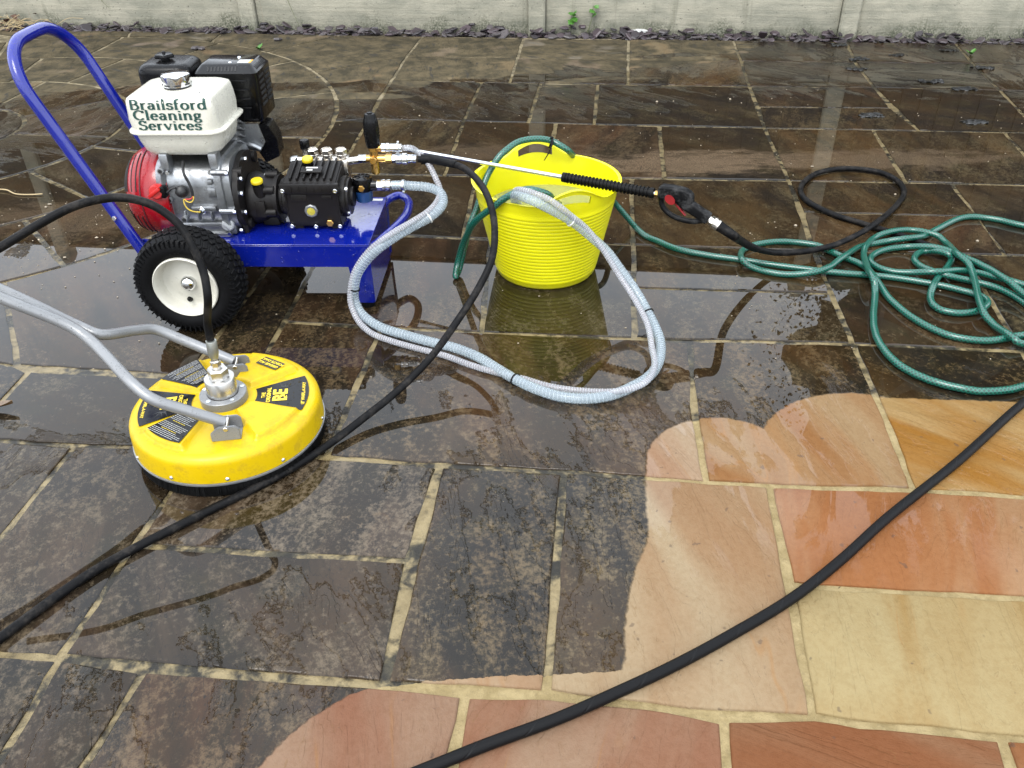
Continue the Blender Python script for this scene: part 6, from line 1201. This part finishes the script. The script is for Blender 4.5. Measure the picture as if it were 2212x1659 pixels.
# the gun lies on its side plane: along the lance and downwards
GL = LD; GD = (Vector((0, 0, -1)) - LD * -LD.z).normalized(); GS = GL.cross(GD)
def GP(l, d): return GL * (T_['gun0'] + l) + GD * d
M_REDT = pm('red_trigger', (.26, .006, .008), .4)
M_GUN = pm('black_gun_plastic', (.005, .005, .0055), .42, spec=.12, var=.3, dirt=.5, dirtcol=(.07, .07, .07), grain=.0003, gscale=500)
def gsec(c, ax, up, w, h, r):
    side = ax.cross(up).normalized(); return [c + side * p.x + up * p.y for p in rrect(0, 0, w, h, r, 0, 5)]
def gunb(bm):
    up = -GD
    loft(bm, [gsec(GP(l, d), GL, up, w, h, .009) for l, d, w, h in ((.000, -.006, .022, .026), (.003, -.008, .030, .038), (.012, -.010, .033, .045), (.045, -.011, .034, .046), (.080, -.009, .033, .046), (.096, -.005, .032, .042), (.105, -.001, .028, .034), (.1085, .001, .018, .020))])
    hx = (GL * .90 + GD * .43).normalized(); hu = (hx.cross(GS)).normalized()
    P0 = GP(.070, .006)
    loft(bm, [gsec(P0 + hx * s, hx, hu, w, h, .010) for s, w, h in ((-.012, .026, .030), (.02, .029, .038), (.05, .029, .036), (.075, .030, .035), (.090, .031, .037), (.099, .029, .035), (.101, .022, .026))])
gun = mk('gun_body', M_GUN, lance, gunb, 50)
hx = (GL * .90 + GD * .43).normalized(); HE = GP(.070, .006) + hx * .101
mk('trigger_guard', M_GUN, gun, lambda bm: tube(bm, spline([GP(.010, .006), GP(.012, .026), GP(.024, .044), GP(.042, .057), (GP(.076, .066)), GP(.115, .066), GP(.148, .056)], 5), .0084, 10))
mk('trigger', M_REDT, gun, lambda bm: loft(bm, [gsec(GP(l, d), (GL * .35 + GD).normalized(), GL, .012, h, .004) for l, d, h in ((.050, .008, .016), (.060, .022, .013), (.074, .036, .010), (.088, .050, .007))]), 50)
mk('side_badge', M_REDT, gun, lambda bm: (lambda c_: prism(bm, [c_ + GL * (.016 * cos(a)) + GD * (.0140 * sin(a) + .004 * cos(a)) for a in [2 * pi * k / 24 for k in range(24)]], GS * (-.0016 if GS.y > 0 else .0016)))(GP(.042, .004) + GS * (-.0170 if GS.y > 0 else .0170)))
mk('hose_coupling', M_NICKEL, lance, lambda bm: (lathe(bm, [(.0115, -.002), (.0115, .004)], HE, hx, 20), lathe(bm, [(.0155, .004), (.0155, .014)], HE, hx, 6), lathe(bm, [(.014, .014), (.0175, .016), (.0175, .023), (.0155, .024), (.0155, .027), (.0175, .028), (.0175, .034), (.012, .035)], HE, hx, 24)))
GUN_END = LA + HE + hx * .034
# ------------------------------------------------------------------ hoses
def simple_hose(name, label, pts, r, mat, seg=14, m=7, rf=None):
    o = mk(name, mat, None, lambda bm: tube(bm, spline(pts, m), r, seg, rf))
    return tag(o, label, 'hose')
hA = thing('pressure_hose', 'black pressure hose running from the pump past the yellow cleaner to bottom left', 'hose', (0, 0, 0))
mk('hose', M_HOSE, hA, lambda bm: tube(bm, spline(HOSE_A, 8), .0100, 16))
mk('bend_sleeve', M_HOSE, hA, lambda bm: tube(bm, spline(HOSE_A[:5], 8)[2:22], .0150, 16, lambda L_, u: .0158 - .004 * u))
hB = thing('pressure_hose', 'black hose arching over the trolley wheel down to the cleaner swivel', 'hose', (0, 0, 0))
mk('hose', M_HOSE, hB, lambda bm: tube(bm, spline(HOSE_B, 8), .0094, 14))
M_FERR = pm('dull_zinc_ferrule', (.36, .37, .34), .4, .9, .25)
mk('crimped_ferrule', M_FERR, hB, lambda bm: lathe(bm, [(.0085, 0), (.0105, .004), (.0120, .012), (.0128, .016), (.0128, .046), (.0122, .048)], (-.7053, 1.7202, .2358), (Vector(HOSE_B[1]) - Vector((-.7053, 1.7202, .2358))), 24))
hC = thing('pressure_hose', 'black hose from the spray gun making a loop behind the green hose', 'hose', (0, 0, 0))
PC = [tuple(GUN_END), tuple(GUN_END + hx * .02), tuple(GUN_END + hx * .05)] + HOSE_C[1:]
mk('hose', M_HOSE, hC, lambda bm: tube(bm, spline(PC, 8), .0104, 14))
mk('bend_sleeve', M_HOSE, hC, lambda bm: tube(bm, spline(PC[:6], 8)[:34], .015, 16, lambda L_, u: .0160 - .0042 * u))
def wrap_mat():
    t = NT('wrapped_hose_rubber'); u = t.sep(t.uv()); p = t.pos()
    ph = t.math('FRACT', t.add(t.mul(u[1], 9.0), u[0]))
    seam = t.mul(t.step(ph, .0, .03), t.step(ph, .09, .05))
    c = t.mix(t.mul(seam, .15), (.006, .006, .0065), (.02, .02, .021))
    t.bsdf(Base_Color=c, Specular_IOR_Level=.10, Roughness=t.add(.36, t.mul(t.noise(p, 80, 4), .18)), Normal=t.bump(t.add(t.mul(seam, -.0006), t.mul(t.noise(p, 500, 3), .0003)), 1.0, 1.0))
    return t.m
simple_hose('pressure_hose', 'thick black hose lying across the cleaned sandstone slabs in front', HOSE_D, .0108, wrap_mat(), 18, 8)
def green_mat():
    t = NT('green_braided_hose'); u = t.sep(t.uv())
    k = 5.0; pit = 95.0
    a = t.math('FRACT', t.add(t.mul(u[0], k), t.mul(u[1], pit))); b = t.math('FRACT', t.sub(t.mul(u[0], k), t.mul(u[1], pit)))
    la = t.step(t.math('ABSOLUTE', t.sub(a, .5)), .22, .10); lb = t.step(t.math('ABSOLUTE', t.sub(b, .5)), .22, .10)
    g = t.mx(la, lb)
    c = t.mix(g, (.002, .028, .020), (.009, .130, .088))
    t.bsdf(Base_Color=c, Roughness=.28, Coat_Weight=.3, Coat_Roughness=.12)
    return t.m
M_GREEN = green_mat()
gh = thing('garden_hose', 'green braided garden hose tied to the tub handle and coiled loosely on the right', 'hose', (0, 0, 0))
GPTS = [Vector(p) for p in spline(GHOSE_TUB, 8)] + [Vector(p) for p in spline(GHOSE_PILE[2:], 3)]
mk('hose', M_GREEN, gh, lambda bm: tube(bm, GPTS, .0105, 14))
def tie(bm, c, ax, r, w=.0035, th=.0016):
    x, y, z = basis(ax)
    lathe(bm, [(r, -w / 2), (r + th, -w / 2), (r + th, w / 2), (r, w / 2)], c, ax, 28, False)
def handle_tie(bm):
    c = Vector(GHOSE_TUB[25]); ax = (Vector(GHOSE_TUB[26]) - Vector(GHOSE_TUB[24])).normalized()
    tie(bm, c + Vector((0, -.003, -.006)), ax, .0185, .006, .002)
    P = spline([c + Vector((.004, -.014, .012)), c + Vector((.004, -.028, .004)), c + Vector((-.006, -.036, -.022)), c + Vector((-.024, -.040, -.052))], 5)
    tube(bm, P, .003, 8, lambda L_, u: .0036 - .0022 * u)
    obox(bm, c + Vector((.002, -.012, .014)), (.010, .009, .008), ax, (0, 0, 1), .001)
mk('cable_tie', M_BLK, gh, handle_tie)
# clear suction and bypass hoses with a white spiral inside the wall
def clear_mat(name, col, tr):
    t = NT(name); p = t.pos()
    b = t.n('ShaderNodeBsdfPrincipled'); t.put(b.inputs['Base Color'], col); t.put(b.inputs['Roughness'], .12); t.put(b.inputs['IOR'], 1.42)
    t.put(b.inputs['Transmission Weight'], .35); t.put(b.inputs['Subsurface Weight'], .0)
    tl = t.n('ShaderNodeBsdfTransparent'); t.put(tl.inputs[0], (.93, .96, .97))
    m = t.n('ShaderNodeMixShader'); t.put(m.inputs[0], tr)
    t.t.links.new(b.outputs[0], m.inputs[1]); t.t.links.new(tl.outputs[0], m.inputs[2]); t.t.links.new(m.outputs[0], t.out.inputs['Surface'])
    return t.m
M_CLR = clear_mat('clear_pvc', (.36, .42, .46), .46)
M_CLR2 = clear_mat('clear_pvc_pinkish', (.42, .40, .42), .46)
M_COIL = pm('white_spiral', (.46, .51, .54), .35, var=.03)
def ribbed(P, r, mat, name, label, pitch, ties):
    th = thing(name, label, 'hose', (0, 0, 0)); pts = spline(P, 8)
    mk('hose_wall', mat, th, lambda bm: tube(bm, pts, r, 16, None, False))
    mk('spiral_rib', M_COIL, th, lambda bm: helix(bm, pts, r - .0002, pitch, .0005, 4, 14), 60)
    for (i, mt, rr) in ties:
        c = Vector(P[i]); ax = (Vector(P[i + 1]) - Vector(P[i - 1])).normalized()
        mk('cable_tie', mt, th, lambda bm, c=c, ax=ax, rr=rr: tie(bm, c, ax, rr, .0042, .0018))
    return th
M_TIEW = pm('white_nylon_tie', (.74, .74, .70), .4)
sh_ = ribbed(SUCTION, .0142, M_CLR, 'suction_hose', 'thick clear ribbed hose curving from the pump inlet along the ground into the tub', .0104, ((7, M_TIEW, .0158), (13, M_BLK, .0158), (22, M_BLK, .0158), (32, M_BLK, .0158), (37, M_TIEW, .0158)))
ribbed(BYPASS, .0090, M_CLR2, 'bypass_hose', 'thinner pinkish clear ribbed hose from the brass valve, strapped along the thicker clear hose', .0078, ())
mk('hose_clip', M_STEEL, sh_, lambda bm: (lambda c_, ax: (tie(bm, c_, ax, .0160, .008, .0012), obox(bm, c_ + Vector((0, -.004, -.020)), (.009, .010, .010), ax, (0, 0, 1), .0015)))(Vector(SUCTION[1]) + Vector((.006, 0, 0)), (Vector(SUCTION[2]) - Vector(SUCTION[1])).normalized()))
# ------------------------------------------------------------------ small things lying about
for k, (nm, lab) in enumerate((('chip1', 'flat grey slate chip lying on the ring paving, left of a pair'), ('chip2', 'flat grey slate chip lying on the ring paving, right of a pair'), ('chip3', 'slate chip strayed onto the patio edge below the strip'))):
    o = bpy.data.objects.new('slate_chip', chips[3]); COL.objects.link(o); x, y = MISC[nm]; o.location = (x, y, .004); o.scale = (.04, .04, .05); o.rotation_euler = (.05, .03, k * 1.3); tag(o, lab, 'slate chip')
M_MUCK = pm('wet_black_moss', (.008, .008, .007), .45, var=.3)
DL = ('by the far slab joint', 'biggest, alone in the wet middle right', 'on the long far joint', 'longest, smeared along the joint', 'near the far right weed', 'small, on the right edge of the far paving', 'under the first far clump', 'against the slate strip', 'small one left of the far weed', 'small round one near the slate')
for k, (x, y) in enumerate(DIRT_AT):
    def clump(bm, k=k):
        r = random.Random(k); n = (6, 9, 6, 9, 6, 6, 4, 4, 4, 4)[k] * 9
        for j in range(n):
            c_ = Vector((max(-.05, min(.05, r.gauss(0, .026 + .012 * (k in (2, 3))))), max(-.024, min(.024, r.gauss(0, .015))), .002)); s = r.uniform(.003, .010) + (.006 if j < 3 else 0)
            res = bmesh.ops.create_icosphere(bm, subdivisions=1, radius=s)
            for v in res['verts']:
                d = 1 + .9 * mnoise.noise(v.co * 60 + Vector((k, j, 0))); v.co = Vector((v.co.x * 1.4 * d, v.co.y * d, max(-.004, v.co.z * .55 * d))) + c_
    o = mk('moss_clump', M_MUCK, None, clump, 60); o.location = (x, y, .001); tag(o, 'dark clump of scraped moss ' + DL[k], 'moss', 'scraped moss clumps')
M_LEAF = pm('fresh_leaf', (.06, .19, .02), .5, var=.2); M_STEM = pm('thin_stem', (.10, .12, .04), .6); M_STRAW = pm('dry_straw', (.42, .32, .17), .7, var=.2); M_DEAD = pm('dead_leaves', (.10, .05, .03), .8, var=.3)
def leaf(bm, p, d, up, s, lobed=True):
    d = Vector(d).normalized(); up = Vector(up); sd_ = d.cross(up).normalized(); n_ = sd_.cross(d)
    out = ((0, 0), (.25, .42), (.45, .34), (.62, .55), (.8, .26), (1.05, 0)) if lobed else ((0, 0), (.3, .25), (.6, .26), (1, 0))
    c_ = [p + d * (x * s) + sd_ * (y * s) + n_ * (abs(y) * s * .25) for x, y in out]; e_ = [p + d * (x * s) - sd_ * (y * s) + n_ * (abs(y) * s * .25) for x, y in out]
    mid = [bm.verts.new(p + d * (x * s)) for x, y in out]
    L1 = [bm.verts.new(q) for q in c_[1:-1]]; L2 = [bm.verts.new(q) for q in e_[1:-1]]
    bm.faces.new([mid[0]] + L1 + [mid[-1]] + mid[-2:0:-1]); bm.faces.new([mid[0]] + mid[1:-1] + [mid[-1]] + L2[::-1])
def on_wall(u, z, out=.035): p = Vector((p1.x, p1.y)) + wd * u - wn * out; return Vector((p.x, p.y, z))
def sprig(name, label, cat, u, z, n, s, seed, drop_=.12):
    t_ = thing(name, label, cat, on_wall(u, .0)); base = on_wall(u, 0)
    r = random.Random(seed); top = on_wall(u + r.uniform(.02, .05), z, .03) - base
    mk('stem', M_STEM, t_, lambda bm: tube(bm, spline([Vector((0, 0, -.01)), top * .5 + Vector((.01, -.01, 0)), top], 5), .0018, 6))
    for k in range(n):
        q = top * (.62 + .38 * k / max(1, n - 1)) + Vector((r.uniform(-.02, .02), -.004, 0))
        mk('leaf', M_LEAF, t_, lambda bm, q=q: leaf(bm, q, Vector((r.uniform(-1, 1), -.7, r.uniform(-.5, .5))), Vector((0, -.6, .8)), s * r.uniform(.7, 1.1)), 0)
sprig('ivy_sprig', 'green ivy seedling growing up the wall right of the middle post', 'ivy', .19, .13, 6, .048, 2)
sprig('ivy_sprig', 'smaller pair of ivy leaves higher on the wall beside the seedling', 'ivy', .32, .17, 3, .040, 5)
for nm, lab, sd in (('weed1', 'tiny green weed in the curved joint behind the engine', 1), ('weed2', 'small green weed in the paving at the far right', 2)):
    x, y = MISC[nm]; t_ = thing('weed', lab, 'weed', (x, y, 0)); r = random.Random(sd)
    for k in range(6):
        a = r.uniform(0, 6.28); mk('leaf', M_LEAF, t_, lambda bm, a=a: leaf(bm, Vector((0, 0, .0)), Vector((cos(a), sin(a), r.uniform(.4, 1.2))), (0, 0, 1), r.uniform(.03, .05), False), 0)
x, y = MISC['straw']
st = thing('dry_grass', 'tangle of dry grass and dead leaves against the wall at the far left', 'grass', (x, y, 0))
def straw(bm):
    r = random.Random(9)
    for k in range(60):
        p = Vector((r.gauss(-.05, .13), r.gauss(.06, .06), r.uniform(.0, .05))); a = r.uniform(0, 6.28); L_ = r.uniform(.06, .2); d = Vector((cos(a), sin(a) * .5, r.uniform(-.1, .35)))
        tube(bm, spline([p, p + d * L_ * .5 + Vector((0, 0, .015)), p + d * L_ + Vector((0, 0, r.uniform(-.02, .02)))], 3), .0017, 5)
mk('straw', M_STRAW, st, straw, 60, 'stuff')
def dead(bm):
    r = random.Random(4)
    for k in range(28): leaf(bm, Vector((r.gauss(-.1, .08), r.gauss(.12, .05), r.uniform(.0, .08))), Vector((r.uniform(-1, 1), r.uniform(-1, 1), r.uniform(-.3, .5))), (0, 0, 1), r.uniform(.025, .05))
mk('dead_leaves', M_DEAD, st, dead, 0, 'stuff')
for u, z1, lab, sd in ((-1.62, .03, 'long green grass blade hanging down the wall left of the middle post', 1), (-2.93, .12, 'short grass stem hanging on the wall above the blue handle', 3)):
    def blade(bm, u=u, z1=z1, sd=sd):
        o_ = on_wall(u, 0); P = spline([on_wall(u - .12, .36, .04) - o_, on_wall(u - .05, .30, .045) - o_, on_wall(u - .02, .18, .05) - o_, on_wall(u + .03, z1, .05) - o_], 6)
        tube(bm, P, .004, 6, lambda L_, q: .004 * (1 - q * .8))
    o = mk('grass_blade', M_STEM, None, blade, 60); o.location = on_wall(u, 0); tag(o, lab, 'grass')
x, y = MISC['scrap']
def scrap(bm):
    res = bmesh.ops.create_icosphere(bm, subdivisions=3, radius=1)
    for v in res['verts']:
        d = 1 + .7 * mnoise.noise(v.co * 2.3) + .35 * mnoise.noise(v.co * 6); v.co = Vector((v.co.x * .05 * d, v.co.y * .02 * d, v.co.z * .011 * d + .008))
o = mk('plastic_scrap', M_WHITE, None, scrap, 30); o.location = (x, y + .05, .012); tag(o, 'torn white scrap lying on the slate strip right of the middle post', 'scrap')
x, y = MISC['leaf']
M_BROWNLEAF = pm('wet_brown_leaf', (.16, .09, .035), .3, var=.3, coat=.5)
def curl(bm):
    g = []
    for i in range(7):
        u = i / 6; w = .018 * sin(pi * (u * .9 + .08)); z = .006 + .016 * u * u
        g.append([Vector((-.05 + .085 * u, k * w * (1 - .2 * abs(k)), z + abs(k) * .010)) for k in (-1, -.5, 0, .5, 1)])
    rows = [ring(bm, r_) for r_ in g]; quadstrip(bm, rows, False)
o = mk('curled_leaf', M_BROWNLEAF, None, curl, 60); o.location = (x, y, .0); tag(o, 'curled wet brown leaf at the left edge by the cleaner handle', 'leaf')
x, y = MISC['twig']
o = mk('straw_stem', M_STRAW, None, lambda bm: tube(bm, spline([(-.12, .03, .006), (-.04, .02, .009), (.02, -.02, .006), (.09, -.03, .006), (.13, -.025, .006)], 6), .0028, 6), 60); o.location = (x, y, 0); tag(o, 'pale straw stem lying on the wet paving at the left edge', 'straw')
# loose grit washed over the wet slabs
def grit(bm):
    r = random.Random(12)
    for k in range(520):
        if k < 380: x, y = r.uniform(-2.3, 2.6), r.uniform(2.0, 4.6)
        else: x, y = r.uniform(-2.2, -.9), r.uniform(2.6, 3.4)
        s = r.uniform(.0012, .0030) if r.random() < .93 else r.uniform(.004, .007)
        res = bmesh.ops.create_icosphere(bm, subdivisions=1, radius=s); q = Vector((r.uniform(.7, 1.5), r.uniform(.6, 1.1), r.uniform(.5, .8)))
        for v in res['verts']: v.co = Vector((v.co.x * q.x + x, v.co.y * q.y + y, v.co.z * q.z + s * .4 + .0006))
M_GRIT = pm('pale_grit', (.40, .33, .24), .6, var=.4)
o = mk('grit', M_GRIT, None, grit, 60, 'stuff'); o['label'] = 'pale grit scattered over the wet slabs'; o['category'] = 'grit'
